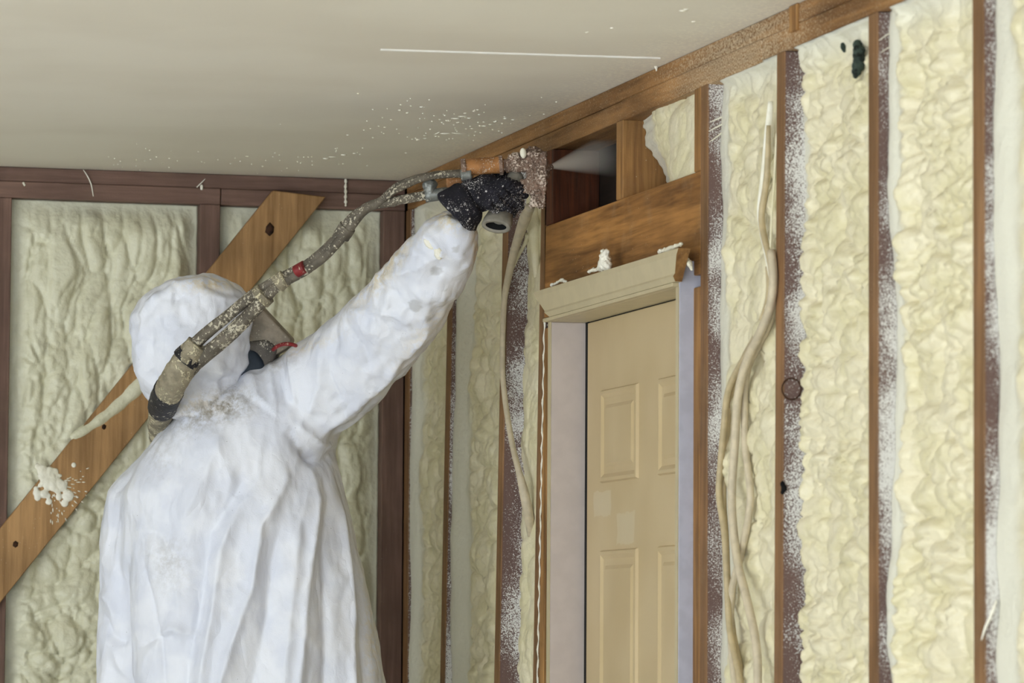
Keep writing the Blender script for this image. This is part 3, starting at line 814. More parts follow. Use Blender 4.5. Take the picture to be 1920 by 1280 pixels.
for lst in (((156, 318), (164, 330), (171, 346), (175, 368)), ((385, 335), (376, 344), (369, 351))):
    tube('foam_string', [PL(q_[0], q_[1], 1, -.001) for q_ in lst], [.0006, .0011, .0012, .0008][:len(lst)], MAT['foam_white'], wall_b)
lump_tube('foam_drip', [PL(378, 349, 1, -.001), PL(378, 354, 1, -.001)], [.004, .0035], MAT['foam_white'], wall_b, seed=21, flat=.5, dense=3)
lump_tube('foam_drip', [PL(44, 343, 1, -.001), PL(46, 347, 1, -.001)], [.003, .003], MAT['foam_white'], wall_b, seed=22, flat=.5, dense=3)
lump_tube('foam_flake', [PL(1227, 118, 0, -.003), PL(1230, 125, 0, -.004), PL(1231, 132, 0, -.003)], [.005, .004, .0025], MAT['foam_white'], wall_r, seed=23, flat=.4, dense=3)
lump_tube('foam_flake', [PL(1158 + 4 * k_, 151 - 2.0 * k_, 0, -.002) for k_ in range(4)], [.002, .003, .003, .002], MAT['foam_white'], wall_r, seed=24, flat=.4, dense=3)

# ------------------------------------------------------------------ spray gun
ZG = 7.42
def smooth_union(name, parts, mat, parent=None, vox=.002, it=4, disp=None):
    """parts: list of (centre, 3x3 axes) ellipsoids or ('tube', pts, radii) joined into one skin"""
    bm = bmesh.new()
    for q in parts:
        if q[0] is 'tube' or (isinstance(q[0], str) and q[0] == 'tube'):
            pts_, rd = q[1], q[2]
            n_ = len(pts_)
            for i in range(n_ - 1):
                p0, p1 = np.array(pts_[i]), np.array(pts_[i + 1]); L_ = np.linalg.norm(p1 - p0); m_ = max(2, int(L_ / (min(rd[i], rd[i + 1]) * .35)) + 1)
                for k in range(m_ + 1):
                    t = k / m_; c_ = p0 + (p1 - p0) * t; r_ = rd[i] * (1 - t) + rd[i + 1] * t
                    g = bmesh.ops.create_icosphere(bm, subdivisions=2, radius=r_)
                    for v in g['verts']: v.co += Vector(c_)
        elif isinstance(q[0], str) and q[0] == 'box':
            g = bmesh.ops.create_cube(bm, size=2)
            for v in g['verts']: v.co = Vector(np.array(v.co) @ np.asarray(q[2]) + q[1])
        else:
            g = bmesh.ops.create_icosphere(bm, subdivisions=3, radius=1)
            for v in g['verts']: v.co = Vector(np.array(v.co) @ np.asarray(q[1]) + q[0])
    me = bpy.data.meshes.new(name); bm.to_mesh(me); bm.free()
    o = link(name, me, mat, parent, True)
    md = o.modifiers.new('r', 'REMESH'); md.mode = 'VOXEL'; md.voxel_size = vox
    if it: ms = o.modifiers.new('s', 'SMOOTH'); ms.iterations = it; ms.factor = .5
    bake(o)
    if disp: displace(o, disp)
    return o
def getco(me):
    n = len(me.vertices); co = np.empty(n * 3, np.float32); me.vertices.foreach_get('co', co)
    no = np.empty(n * 3, np.float32); me.vertices.foreach_get('normal', no)
    return co.reshape(-1, 3).astype(float), no.reshape(-1, 3).astype(float)
def displace(o, fn):
    co, no = getco(o.data); co += no * fn(co, no)[:, None]
    o.data.vertices.foreach_set('co', co.astype(np.float32).ravel()); o.data.update()
CX, CY, CZ = R[:, 0], R[:, 1], -R[:, 2]          # image right, image up, away from the camera
def ax(a, b, c, rot=0):
    """ellipsoid axes: a along the image-right direction, b image-up, c in depth; rot in the picture"""
    u = CX * math.cos(rot) + CY * math.sin(rot); v = -CX * math.sin(rot) + CY * math.cos(rot)
    return np.array([u * a, v * b, CZ * c])
gun = empty('spray_gun', P(1000, 400, ZG)); tag(gun, 'foam-crusted metal spray gun gripped in the black glove', 'spray gun')
GI = Matrix.Translation(-Vector(P(1000, 400, ZG)))
def gp(o): o.parent = gun; o.matrix_parent_inverse = GI; return o
crust = lambda s, a: (lambda co, no: (fbm(co * 170, s, 3) - .5) * a + np.clip(fbm(co * 420, s + 3, 2) - .55, 0, 1) * a * 1.2)
k_ = ZG / FPX      # metres per pixel at the gun
gp(smooth_union('gun_body', [('box', P(1006, 322, ZG), ax(.017, .034, .020)), ('box', P(1008, 365, ZG), ax(.012, .022, .014)), (P(1000, 292, ZG), ax(.020, .016, .018)), ('box', P(965, 311, ZG), ax(.026, .010, .011)), (P(966, 297, ZG), ax(.013, .010, .012)), (P(1022, 322, ZG), ax(.008, .018, .012)), ('box', P(992, 350, ZG), ax(.016, .012, .014))], MAT['gun'], vox=.0016, it=5, disp=crust(3, .008)))
gp(smooth_union('nozzle', [('tube', [P(1018, 316, ZG + .01), P(1032, 313, ZG + .012)], [.010, .0055])], MAT['gun'], vox=.0012, it=2, disp=crust(5, .003)))
gp(tube('air_cylinder', [P(872, 314, ZG - .005), P(905, 311, ZG - .005), P(944, 309, ZG - .005)], [.0150, .0155, .0150], MAT['rust'], seg=24))
gp(tube('end_ring', [P(865, 316, ZG - .005), P(874, 315, ZG - .005)], [.0175, .0175], MAT['gun'], seg=24))
gp(tube('end_ring', [P(936, 310, ZG - .005), P(943, 309.5, ZG - .005)], [.0178, .0178], MAT['gun'], seg=24))
gp(tube('piston_rod', [P(943, 311, ZG), P(985, 311, ZG)], [.009, .009], MAT['gun'], seg=16))
o = gp(smooth_union('foam_cap', [(P(981, 287, ZG - .018), ax(.006, .0095, .006, .1))], MAT['foam_white'], vox=.0012, it=1)); o['label'] = 'white foam bead on the gun'
gp(smooth_union('valve', [(P(806, 346, ZG), ax(.014, .010, .012, .1)), ('tube', [P(806, 346, ZG), P(806, 362, ZG)], [.012, .012])], MAT['metal'], vox=.0014, it=2, disp=crust(8, .002)))
gp(tube('fitting', [P(797, 367, ZG), P(850, 361, ZG)], [.012, .011], MAT['metal'], seg=8))
gp(tube('fitting', [P(864, 329, ZG - .012), P(884, 327, ZG - .012)], [.0105, .0105], MAT['metal'], seg=12))
gp(tube('fitting', [P(840, 330, ZG), P(866, 328, ZG)], [.008, .0085], MAT['rust'], seg=8))
gp(smooth_union('side_block', [('box', P(852, 345, ZG + .01), ax(.014, .020, .012)), ('box', P(868, 338, ZG + .01), ax(.018, .010, .012))], MAT['rust'], vox=.0016, it=2, disp=crust(9, .003)))
gp(smooth_union('handle', [('tube', [P(966, 335, ZG + .006), P(952, 375, ZG + .006), P(938, 408, ZG + .004)], [.016, .017, .017])], MAT['grip'], vox=.0018, it=3))
# open grip end: an oval tube that faces down toward the camera
def oval_tube(name, c0, c1, a0, b0, a1, b1, wall, mat, seg=28):
    c0, c1 = np.array(c0), np.array(c1); V = []; F = []
    ax_ = (c1 - c0) / np.linalg.norm(c1 - c0)
    u = CX - ax_ * CX.dot(ax_); u /= np.linalg.norm(u); v = np.cross(ax_, u)
    rings = [(c0, a0, b0), (c0 * .35 + c1 * .65, a1 * .99, b1 * .99), (c1, a1, b1), (c1 + ax_ * .0008, a1 - wall * .4, b1 - wall * .4), (c1, a1 - wall, b1 - wall), (c1 - ax_ * .022, (a1 - wall) * .9, (b1 - wall) * .9)]
    for c_, a_, b_ in rings:
        for k in range(seg):
            t = 2 * math.pi * k / seg; V.append(c_ + u * a_ * math.cos(t) + v * b_ * math.sin(t))
    for i in range(len(rings) - 1):
        for k in range(seg): F.append((i * seg + k, i * seg + (k + 1) % seg, (i + 1) * seg + (k + 1) % seg, (i + 1) * seg + k))
    F.append(tuple(range(seg))[::-1]); F.append(tuple((len(rings) - 1) * seg + k for k in range(seg)))
    me = pymesh(name, V, F); bm = bmesh.new(); bm.from_mesh(me); bmesh.ops.recalc_face_normals(bm, faces=bm.faces); bm.to_mesh(me); bm.free()
    me.materials.append(mat); me.materials.append(MAT['black'])
    o = link(name, me, None, None, True)
    for p in me.polygons[(len(rings) - 2) * seg:(len(rings) - 1) * seg]: p.material_index = 1  # inner wall blackened for the shade inside the grip
    me.polygons[-1].material_index = 1
    return o
gp(oval_tube('grip_end', P(941, 396, ZG + .012), P(930, 424, ZG - .022), .021, .017, .0265, .0155, .0075, MAT['grip']))
gp(tube('trigger', [P(972, 338, ZG), P(978, 360, ZG), P(974, 385, ZG)], [.005, .005, .004], MAT['metal'], seg=8))

# ------------------------------------------------------------------ hoses
hoses = empty('hose_bundle', P(300, 800, 7.7)); tag(hoses, 'crusted hose bundle from the spray gun over the hood and shoulder', 'hose')
HI = Matrix.Translation(-Vector(P(300, 800, 7.7)))
def hp(o): o.parent = hoses; o.matrix_parent_inverse = HI; return o
def HPs(l): return [P(*q) for q in l]
rough_h = lambda s, a: (lambda co, no: (fbm(co * 90, s, 3) - .5) * a)
def hose(name, l, r, mat, seed, seg=14, a=.0022):
    o = hp(tube(name, HPs(l), r, mat, seg=seg, smooth_n=8)); displace(o, rough_h(seed, a)); return o
hose('hose', [(866, 327, 7.408), (835, 327, 7.41), (800, 332, 7.41), (765, 345, 7.41), (735, 360, 7.41), (705, 383, 7.42), (672, 398, 7.42), (648, 420, 7.43), (628, 448, 7.44), (600, 476, 7.45), (572, 497, 7.47), (540, 513, 7.49), (505, 532, 7.50), (470, 556, 7.51), (430, 590, 7.52), (390, 622, 7.535), (352, 660, 7.55), (330, 700, 7.58)],
     [.0065] * 5 + [.0078] * 3 + [.0085] * 5 + [.0105] * 2 + [.0115] * 3, MAT['hose'], 1)
hose('hose', [(864, 322, 7.415), (820, 325, 7.42), (775, 334, 7.42), (740, 350, 7.42), (712, 376, 7.425), (690, 395, 7.43), (664, 412, 7.435), (650, 425, 7.44), (634, 450, 7.45), (606, 480, 7.455)], [.0045] * 10, MAT['hose'], 2)
hose('hose', [(798, 366, 7.42), (770, 371, 7.42), (735, 378, 7.42), (700, 384, 7.425), (678, 398, 7.42), (655, 428, 7.425), (632, 455, 7.435), (604, 484, 7.45), (576, 505, 7.465), (545, 522, 7.48), (512, 543, 7.49), (485, 572, 7.505), (450, 608, 7.515), (410, 645, 7.53), (372, 676, 7.55), (346, 704, 7.575)],
     [.0085, .0085, .0088, .009, .0095] + [.009] * 5 + [.010, .0125, .014, .014, .014, .014], MAT['hose'], 3)
hose('sleeve', [(372, 645, 7.545), (345, 682, 7.555), (322, 722, 7.59), (306, 758, 7.68), (300, 792, 7.80), (304, 830, 7.90), (318, 880, 7.98)], [.022, .0255, .0270, .0250, .0225, .022, .022], MAT['sleeve'], 4, 20, .006)
def band(l, r, mat, seed, label=None, a=.003):
    o = hose('tape_band', l, r, mat, seed, 18, a)
    if label: o['label'] = label
    return o
band([(358, 664, 7.55), (348, 676, 7.553)], [.026, .027], MAT['tape'], 5, 'black tape band')
band([(317, 731, 7.61), (309, 748, 7.65), (304, 764, 7.70)], [.0285, .028, .027], MAT['tape'], 6, 'black tape wrap')
band([(572, 500, 7.462), (556, 509, 7.47)], [.0120, .0120], MAT['red'], 7, 'red sleeve band', .001)
band([(498, 550, 7.50), (488, 559, 7.503)], [.021, .022], MAT['sleeve'], 8, 'tan tape band', .002)
band([(652, 425, 7.43), (640, 443, 7.437)], [.0155, .0155], MAT['hose'], 9, None, .002)
band([(535, 520, 7.485), (520, 532, 7.49)], [.0155, .017], MAT['sleeve'], 10, None, .004)

# ------------------------------------------------------------------ the worker
man = empty('person', (P(450, 1280, 7.8)[0], P(450, 1280, 7.8)[1], .36))
tag(man, 'person in white hooded coverall and black glove, seen from behind, arm raised', 'person')
PI_ = Matrix.Translation(-Vector(man.location))
def mp(o): o.parent = man; o.matrix_parent_inverse = PI_; return o
def ring_loft(bm, rings, seg=40):
    """rings: (centre, u axis, v axis)"""
    vs = []
    for c, u, v in rings:
        row = []
        for k in range(seg):
            t = 2 * math.pi * k / seg; ct, st_ = math.cos(t), math.sin(t)
            e = .85
            cx_ = math.copysign(abs(ct) ** e, ct); sy_ = math.copysign(abs(st_) ** e, st_)
            row.append(bm.verts.new(Vector(c + u * cx_ + v * sy_)))
        vs.append(row)
    for i in range(len(vs) - 1):
        for k in range(seg): bm.faces.new((vs[i][k], vs[i][(k + 1) % seg], vs[i + 1][(k + 1) % seg], vs[i + 1][k]))
    bm.faces.new(vs[0][::-1]); bm.faces.new(vs[-1])
    return vs
def rows_loft(bm, rows, t, seg=40, dep=.7):
    """rows: (py, left px, right px, depth centre, half-thickness)"""
    rings = []
    for py, l, r, tt, th in rows:
        c = P((l + r) / 2, py, tt); hw = (r - l) / 2 * tt / FPX
        rings.append((c, CX * hw, np.array([CZ[0], CZ[1], 0]) / math.hypot(CZ[0], CZ[1]) * th))
    ring_loft(bm, rings, seg)
def arm_loft(bm, secs, flat=.9, seg=32):
    """secs: (px, py, depth, radius px)"""
    C_ = [P(q[0], q[1], q[2]) for q in secs]; rings = []
    for i, q in enumerate(secs):
        d_ = C_[min(i + 1, len(C_) - 1)] - C_[max(i - 1, 0)]; d_ /= np.linalg.norm(d_)
        u = np.cross(d_, CZ); u /= np.linalg.norm(u); v = np.cross(d_, u)
        r_ = q[3] * q[2] / FPX
        rings.append((C_[i], u * r_, v * r_ * (q[4] if len(q) > 4 else flat)))
    ring_loft(bm, rings, seg)
def world_loft(bm, secs, seg=28):
    rings = [(np.array(c, float), CX * a_, np.array([CZ[0], CZ[1], 0]) * b_) for c, a_, b_ in secs]
    ring_loft(bm, rings, seg)
ZB = 7.82
bm = bmesh.new()
rows_loft(bm, [(672, 505, 575, ZB, .05), (690, 455, 600, ZB, .075), (715, 405, 625, ZB, .105), (745, 352, 640, ZB, .125), (790, 308, 645, ZB, .145), (850, 268, 628, ZB, .16), (920, 230, 645, ZB, .17),
               (985, 232, 662, ZB, .175), (1050, 226, 678, ZB, .18), (1130, 226, 697, ZB, .185), (1200, 226, 712, ZB, .19), (1280, 226, 727, ZB, .195), (1380, 236, 728, ZB, .185), (1480, 255, 712, ZB, .17), (1560, 285, 690, ZB, .15), (1610, 320, 650, ZB, .11)], ZB)
arm_loft(bm, [(505, 775, ZB - .01, 78, 1.0), (560, 752, ZB - .03, 92, .95), (605, 722, ZB - .06, 93), (655, 684, ZB - .11, 90), (705, 636, ZB - .17, 86), (752, 580, ZB - .23, 81), (785, 535, ZB - .28, 78), (815, 492, ZB - .32, 72), (840, 455, ZB - .36, 62), (856, 428, ZB - .38, 48), (866, 408, ZB - .39, 32)])
# far arm hanging down at the side, elbow bent a little
arm_loft(bm, [(352, 850, ZB + .02, 50, 1), (318, 890, ZB + .03, 66, 1), (262, 950, ZB + .03, 66, 1), (245, 1030, ZB + .03, 60, 1), (246, 1100, ZB + .02, 56, 1), (240, 1180, ZB + .01, 56, 1), (236, 1280, ZB, 54, 1), (226, 1370, ZB - .02, 48, 1), (216, 1440, ZB - .04, 38, 1)])
# legs, down to the ankles
hipL = P(360, 1560, ZB); hipR = P(600, 1560, ZB)
for s_, h_ in ((-1, hipL), (1, hipR)):
    top = np.array(h_)
    kz = .86; az = .47
    world_loft(bm, [((top[0], top[1], top[2] + .06), .125, .14), ((top[0], top[1], top[2] - .05), .120, .13), ((top[0] + .01 * s_, top[1], kz + .1), .095, .10), ((top[0] + .01 * s_, top[1] - .005, kz), .088, .095), ((top[0] + .015 * s_, top[1] - .01, .62), .080, .085), ((top[0] + .015 * s_, top[1] - .01, az), .070, .078)])
bmesh.ops.recalc_face_normals(bm, faces=bm.faces)
me = bpy.data.meshes.new('coverall'); bm.to_mesh(me); bm.free()
suit = link('coverall', me, MAT['suit'], None, True)
md = suit.modifiers.new('r', 'REMESH'); md.mode = 'VOXEL'; md.voxel_size = .010
ms = suit.modifiers.new('s', 'SMOOTH'); ms.iterations = 5; ms.factor = .5
sb = suit.modifiers.new('u', 'SUBSURF'); sb.levels = 1; sb.render_levels = 1
bake(suit)
def polyd(q, line):
    """distance (px) to a polyline and parameter 0..1 along it"""
    q = q[:, :2]; best = np.full(len(q), 1e9); tp = np.zeros(len(q)); L_ = [0]
    pts_ = [np.array(p_, float) for p_ in line]
    for i in range(len(pts_) - 1): L_.append(L_[-1] + np.linalg.norm(pts_[i + 1] - pts_[i]))
    for i in range(len(pts_) - 1):
        a_, b_ = pts_[i], pts_[i + 1]; ab = b_ - a_; t = np.clip(((q - a_) @ ab) / (ab @ ab), 0, 1)
        dd_ = np.linalg.norm(q - a_ - t[:, None] * ab, axis=1); m_ = dd_ < best
        best[m_] = dd_[m_]; tp[m_] = ((L_[i] + t * (L_[i + 1] - L_[i])) / L_[-1])[m_]
    return best, tp
FOLDS = [  # line, width px, height m
    ([(560, 850), (531, 915), (490, 985), (474, 1100), (442, 1190), (408, 1300)], 11, .013),
    ([(515, 890), (449, 948), (412, 1034), (396, 1163), (372, 1300)], 14, .013),
    ([(520, 860), (455, 905), (392, 999), (378, 1112), (350, 1250)], 26, -.014),
    ([(545, 960), (510, 1040), (500, 1150), (470, 1300)], 24, -.013),
    ([(575, 860), (594, 900), (597, 944), (588, 1010), (575, 1120), (560, 1300)], 10, .012),
    ([(580, 900), (560, 1000), (545, 1150), (530, 1300)], 14, .008),
    ([(595, 870), (618, 930), (612, 1060), (612, 1300)], 15, -.012),
    ([(618, 862), (637, 940), (648, 1030), (660, 1150), (662, 1300)], 9, .010),
    ([(640, 900), (662, 1010), (678, 1130), (690, 1300)], 10, -.009),
    ([(535, 800), (560, 838), (600, 868)], 9, -.012),
    ([(548, 790), (600, 832), (640, 838)], 9, .009),
    ([(560, 850), (610, 862), (650, 820)], 10, -.010),
    ([(575, 832), (650, 777), (725, 712), (807, 614)], 8, .007),
    ([(590, 848), (665, 792), (735, 728), (812, 640)], 9, -.007),
    ([(646, 585), (690, 583), (740, 592), (775, 612)], 7, .006),
    ([(690, 530), (735, 548), (760, 585)], 8, -.006),
    ([(690, 524), (730, 520), (790, 500), (840, 470)], 7, .005),
    ([(640, 600), (680, 655), (690, 700)], 12, -.006),
    ([(630, 620), (615, 700), (640, 760)], 14, -.007),
    ([(600, 640), (600, 720), (580, 780)], 10, .006),
    ([(740, 470), (790, 480), (830, 520)], 9, -.005),
    ([(790, 440), (812, 452), (832, 486)], 5, .005),
    ([(760, 540), (800, 560), (840, 560)], 10, .005),
    ([(454, 696), (436, 735), (430, 790)], 8, -.008),
    ([(470, 690), (480, 740), (530, 790), (560, 830)], 8, .006),
    ([(440, 720), (500, 770), (545, 800)], 8, -.006),
    ([(506, 672), (510, 720), (520, 770)], 6, .006), ([(525, 665), (530, 715), (540, 765)], 6, -.006), ([(545, 655), (548, 710), (555, 760)], 6, .006),
    ([(254, 1000), (270, 1090), (300, 1194), (306, 1300)], 6, -.006),
    ([(245, 1000), (228, 1090), (232, 1200), (236, 1300)], 8, -.012),
    ([(235, 905), (225, 1000), (215, 1090)], 8, .005),
    ([(186, 1110), (205, 1128), (215, 1160)], 7, .007), ([(190, 1150), (210, 1190), (228, 1210)], 8, -.008), ([(186, 1190), (212, 1215), (226, 1250)], 8, .007), ([(184, 1240), (212, 1256)], 7, -.006),
    ([(290, 1192), (320, 1180), (380, 1195)], 7, .006), ([(250, 1215), (290, 1196), (330, 1190)], 6, -.005),
    ([(255, 1000), (290, 995), (310, 1030)], 8, -.004),
    ([(350, 800), (330, 900), (300, 1000), (300, 1100)], 26, -.006), ([(420, 800), (390, 880), (340, 980)], 18, .006),
]
def suit_disp(co, no):
    q = proj(co); vis = sstep(.15, -.35, no @ CZ)            # faces toward the lens side get the mapped folds
    d_ = np.zeros(len(co))
    for line, wd, h in FOLDS:
        if line[-1][1] >= 1240:
            e0, e1 = line[-2], line[-1]; k_e = 190 / (e1[1] - e0[1]); line = line + [(e1[0] + (e1[0] - e0[0]) * k_e * .6, e1[1] + 190)]
        dd_, tt = polyd(q, line)
        m_ = dd_ < wd * 4
        prof = np.zeros(len(co)); x_ = dd_[m_] / wd
        prof[m_] = np.exp(-(x_ ** 1.15) * 1.0)
        taper = sstep(0, .18, tt) * sstep(0, .12, 1 - tt) * .85 + .15
        if line[-1][1] >= 1400: taper = sstep(0, .22, tt) * sstep(0, .28, 1 - tt)
        d_ += prof * h * 1.35 * taper * vis
    # loose cloth everywhere: soft vertical folds plus crumple
    low = fbm(co * np.array([9, 9, 2.2]), 11, 2) - .5
    mid_ = np.abs(fbm(co * np.array([17, 17, 9]), 17, 3) - .5)
    fine = np.abs(fbm(co * np.array([38, 38, 26]), 23, 2) - .5)
    armz = sstep(640, 700, q[:, 0]) * sstep(900, 700, q[:, 1])
    d_ += low * .016 * (1 - vis * .6) - (mid_ - .1) * (.022 + .012 * armz) - fine * (.003 + .006 * armz)
    return d_
displace(suit, suit_disp)
ms = suit.modifiers.new('s', 'SMOOTH'); ms.iterations = 1; ms.factor = .4
bake(suit)
def paint(o):
    co, no = getco(o.data); q = proj(co); vis = sstep(.2, -.2, no @ CZ)
    def g(cx, cy, rx, ry, ang=0):
        c_, s_ = math.cos(ang), math.sin(ang); u = (q[:, 0] - cx) * c_ + (q[:, 1] - cy) * s_; v = -(q[:, 0] - cx) * s_ + (q[:, 1] - cy) * c_
        return np.exp(-((u / rx) ** 2 + (v / ry) ** 2))
    dirt = g(385, 770, 70, 30, -.4) * .9 + g(440, 760, 40, 30) * .5 + g(520, 680, 40, 14, -.3) * .5 + g(318, 1055, 40, 45) * .35 + g(640, 590, 50, 12, -.6) * .25 + g(735, 500, 60, 12, -.9) * .4 + g(840, 400, 30, 12) * .8 + g(300, 860, 30, 40) * .25 + g(400, 545, 60, 15) * .2
    cream = g(720, 500, 90, 22, -.9) * .9 + g(835, 405, 45, 22, .4) + g(560, 655, 70, 10, -.3) * .5 + g(895, 470, 12, 60) * .6 + g(800, 620, 90, 18, -.9) * .35 + g(395, 530, 60, 16) * .8 + g(700, 1150, 18, 160) * .5 + g(370, 760, 60, 20) * .5
    def sp(cx, cy, r): return sstep(1.15, .85, np.hypot(q[:, 0] - cx, (q[:, 1] - cy) * 1.1) / r + (fbm(co * 120, 3, 2) - .5) * .9)
    spot = np.clip(sp(779, 573, 12) + sp(818, 508, 10) + sp(803, 598, 6) + sp(855, 468, 7) + sp(870, 476, 4) + sp(835, 545, 4), 0, 1) * .5
    for nme, val in (('dirt', dirt), ('cream', cream), ('spot', spot)):
        at = o.data.attributes.new(nme, 'FLOAT', 'POINT'); at.data.foreach_set('value', (np.clip(val, 0, 1) * vis).astype(np.float32))
paint(suit); mp(suit)

# hood -----------------------------------------------------------------
bm = bmesh.new()
ZH = 7.80
rows_loft(bm, [(518, 366, 408, ZH, .045), (524, 344, 422, ZH, .075), (533, 314, 438, ZH, .10), (545, 294, 458, ZH, .118), (558, 262, 470, ZH, .128), (588, 248, 478, ZH, .132), (603, 245, 476, ZH, .133), (655, 251, 471, ZH, .13), (700, 256, 468, ZH, .125), (725, 262, 456, ZH, .12), (755, 284, 440, ZH, .115), (790, 312, 450, ZH, .11)], ZH, 40)
bmesh.ops.recalc_face_normals(bm, faces=bm.faces)
me = bpy.data.meshes.new('hood'); bm.to_mesh(me); bm.free()
hood = link('hood', me, MAT['suit'], None, True)
md = hood.modifiers.new('r', 'REMESH'); md.mode = 'VOXEL'; md.voxel_size = .008
ms = hood.modifiers.new('s', 'SMOOTH'); ms.iterations = 3
sb = hood.modifiers.new('u', 'SUBSURF'); sb.levels = 1; sb.render_levels = 1
bake(hood)
HF = [([(345, 545), (335, 560), (320, 560)], 12, -.010), ([(300, 550), (330, 535), (400, 530)], 10, .007), ([(375, 535), (420, 548), (465, 560)], 5, -.004), ([(370, 545), (420, 560), (466, 566)], 5, .004),
      ([(455, 580), (462, 640), (462, 700)], 8, .007), ([(400, 640), (430, 690), (455, 700)], 8, -.006), ([(340, 690), (400, 700), (450, 690)], 8, .006), ([(345, 705), (390, 722), (440, 708)], 7, -.008),
      ([(262, 590), (262, 650), (270, 720)], 10, .008), ([(285, 590), (282, 650), (292, 730)], 10, -.006), ([(256, 600), (275, 566), (300, 550)], 6, .006), ([(400, 600), (440, 620), (450, 660)], 10, .004)]
def hood_disp(co, no):
    q = proj(co); vis = sstep(.15, -.3, no @ CZ); d_ = np.zeros(len(co))
    for line, wd, h in HF:
        dd_, tt = polyd(q, line); d_ += np.exp(-((dd_ / wd) ** 1.5) * .9) * h * vis * (sstep(0, .2, tt) * sstep(0, .2, 1 - tt) * .8 + .2)
    d_ -= (np.abs(fbm(co * 13, 41, 3) - .5) - .1) * .040 + np.abs(fbm(co * 40, 43, 2) - .5) * .006
    return d_
displace(hood, hood_disp); paint(hood); mp(hood)

# head, face and respirator inside the hood, turned toward the work ------
fd = CX * .80 + CZ * .55 + np.array([0, 0, .22]); fd /= np.linalg.norm(fd)        # the way he looks
fu = np.array([0, 0, 1.0]) - fd * fd[2]; fu /= np.linalg.norm(fu); fr = np.cross(fd, fu)
hc = P(400, 625, ZH + .02)
def FX(f, u, r): return np.array([fd * f, fu * u, fr * r])
def fp(f, u, r): return hc + fd * f + fu * u + fr * r
mp(smooth_union('head', [(hc, FX(.088, .105, .074)), (fp(.03, -.06, 0), FX(.058, .06, .052)), (fp(.088, -.012, 0), FX(.018, .024, .014)), (fp(.078, .03, 0), FX(.018, .010, .045)),
                          (fp(.074, -.062, 0), FX(.016, .007, .024)), (fp(.072, -.072, 0), FX(.016, .006, .022)), (fp(.065, -.095, 0), FX(.022, .018, .025)), (fp(-.01, -.01, .075), FX(.016, .028, .008)), (fp(-.01, -.01, -.075), FX(.016, .028, .008)),
                          ('tube', [fp(-.02, -.06, 0), fp(-.035, -.17, 0)], [.055, .058])], MAT['skin'], vox=.004, it=3))
for s_ in (-1, 1): mp(smooth_union('eye', [(fp(.078, .008, .030 * s_), FX(.010, .009, .013))], MAT['eye'], vox=.002, it=1))
# visor: a wedge that stands out from the hood opening
def wedge(name, rings, mat, seg=28):
    bm = bmesh.new(); ring_loft(bm, rings, seg); bmesh.ops.recalc_face_normals(bm, faces=bm.faces)
    me = bpy.data.meshes.new(name); bm.to_mesh(me); bm.free(); o = link(name, me, mat, None, True); return o
vis_poly = [(462, 566), (485, 571), (546, 636), (540, 652), (512, 668), (462, 640)]
def vpoly(name, poly, t0, t1, mat, bev=.004):
    front = [P(x_, y_, t0) for x_, y_ in poly]
    o = prism(name, front, CZ * (t1 - t0), mat, None, 0)
    md = o.modifiers.new('b', 'BEVEL'); md.width = bev; md.segments = 3; bake(o)
    return o
v_ = mp(vpoly('visor', vis_poly, ZH - .045, ZH + .09, MAT['visor'], .004))
mp(vpoly('respirator_mask', [(455, 640), (500, 634), (524, 652), (514, 674), (495, 694), (455, 700)], ZH - .05, ZH + .08, MAT['mask'], .010))
mp(vpoly('mask_seal', [(450, 650), (482, 658), (494, 676), (500, 700), (470, 716), (440, 710)], ZH - .056, ZH + .07, MAT['rubber'], .010))
o = mp(tube('strap', HPs([(512, 656, 7.70), (520, 649, 7.69), (532, 645, 7.685), (545, 645, 7.685), (555, 648, 7.70)]), .0036, MAT['red'], seg=10)); o['label'] = 'red strap at the shoulder'
# bits of foam on the sleeve
mp(smooth_union('foam_blob', [(P(808, 458, 7.418), ax(.016, .008, .006, -.7)), (P(822, 474, 7.415), ax(.008, .013, .006, .2)), (P(795, 447, 7.43), ax(.008, .004, .006, .4))], MAT['foam_white'], vox=.0018, it=3, disp=crust(12, .002)))

# glove -----------------------------------------------------------------
ZP = ZG - .012
F_ = []
def fing(knx, kny, tx, ty, r, depth):
    """a finger from the knuckle, over the front of the handle and back under it"""
    return ('tube', [P(905, 360 + (kny - 360) * .6, ZP + .002), P(knx, kny, ZP - .012), P((knx + tx) / 2 + 7, (kny + ty) / 2 - 1, ZP + .004), P(tx, ty, ZP + depth * .6), P(tx - 12, ty + 3, ZP + depth)], [r * 1.15, r * 1.12, r, r * .95, r * .85])
parts = [(P(893, 366, ZP), ax(.036, .030, .022, -.35)), (P(918, 350, ZP), ax(.030, .022, .020, -.3)),
         fing(950, 346, 980, 362, .0125, .030), fing(944, 358, 972, 384, .0125, .034), fing(932, 370, 958, 400, .0120, .036), fing(918, 382, 940, 408, .0105, .036),
         ('tube', [P(885, 352, ZP + .01), P(912, 335, ZP + .03), P(945, 333, ZP + .045), P(962, 338, ZP + .046)], [.015, .013, .0115, .010])]
g_ = smooth_union('glove', parts, MAT['glove'], vox=.0018, it=3)
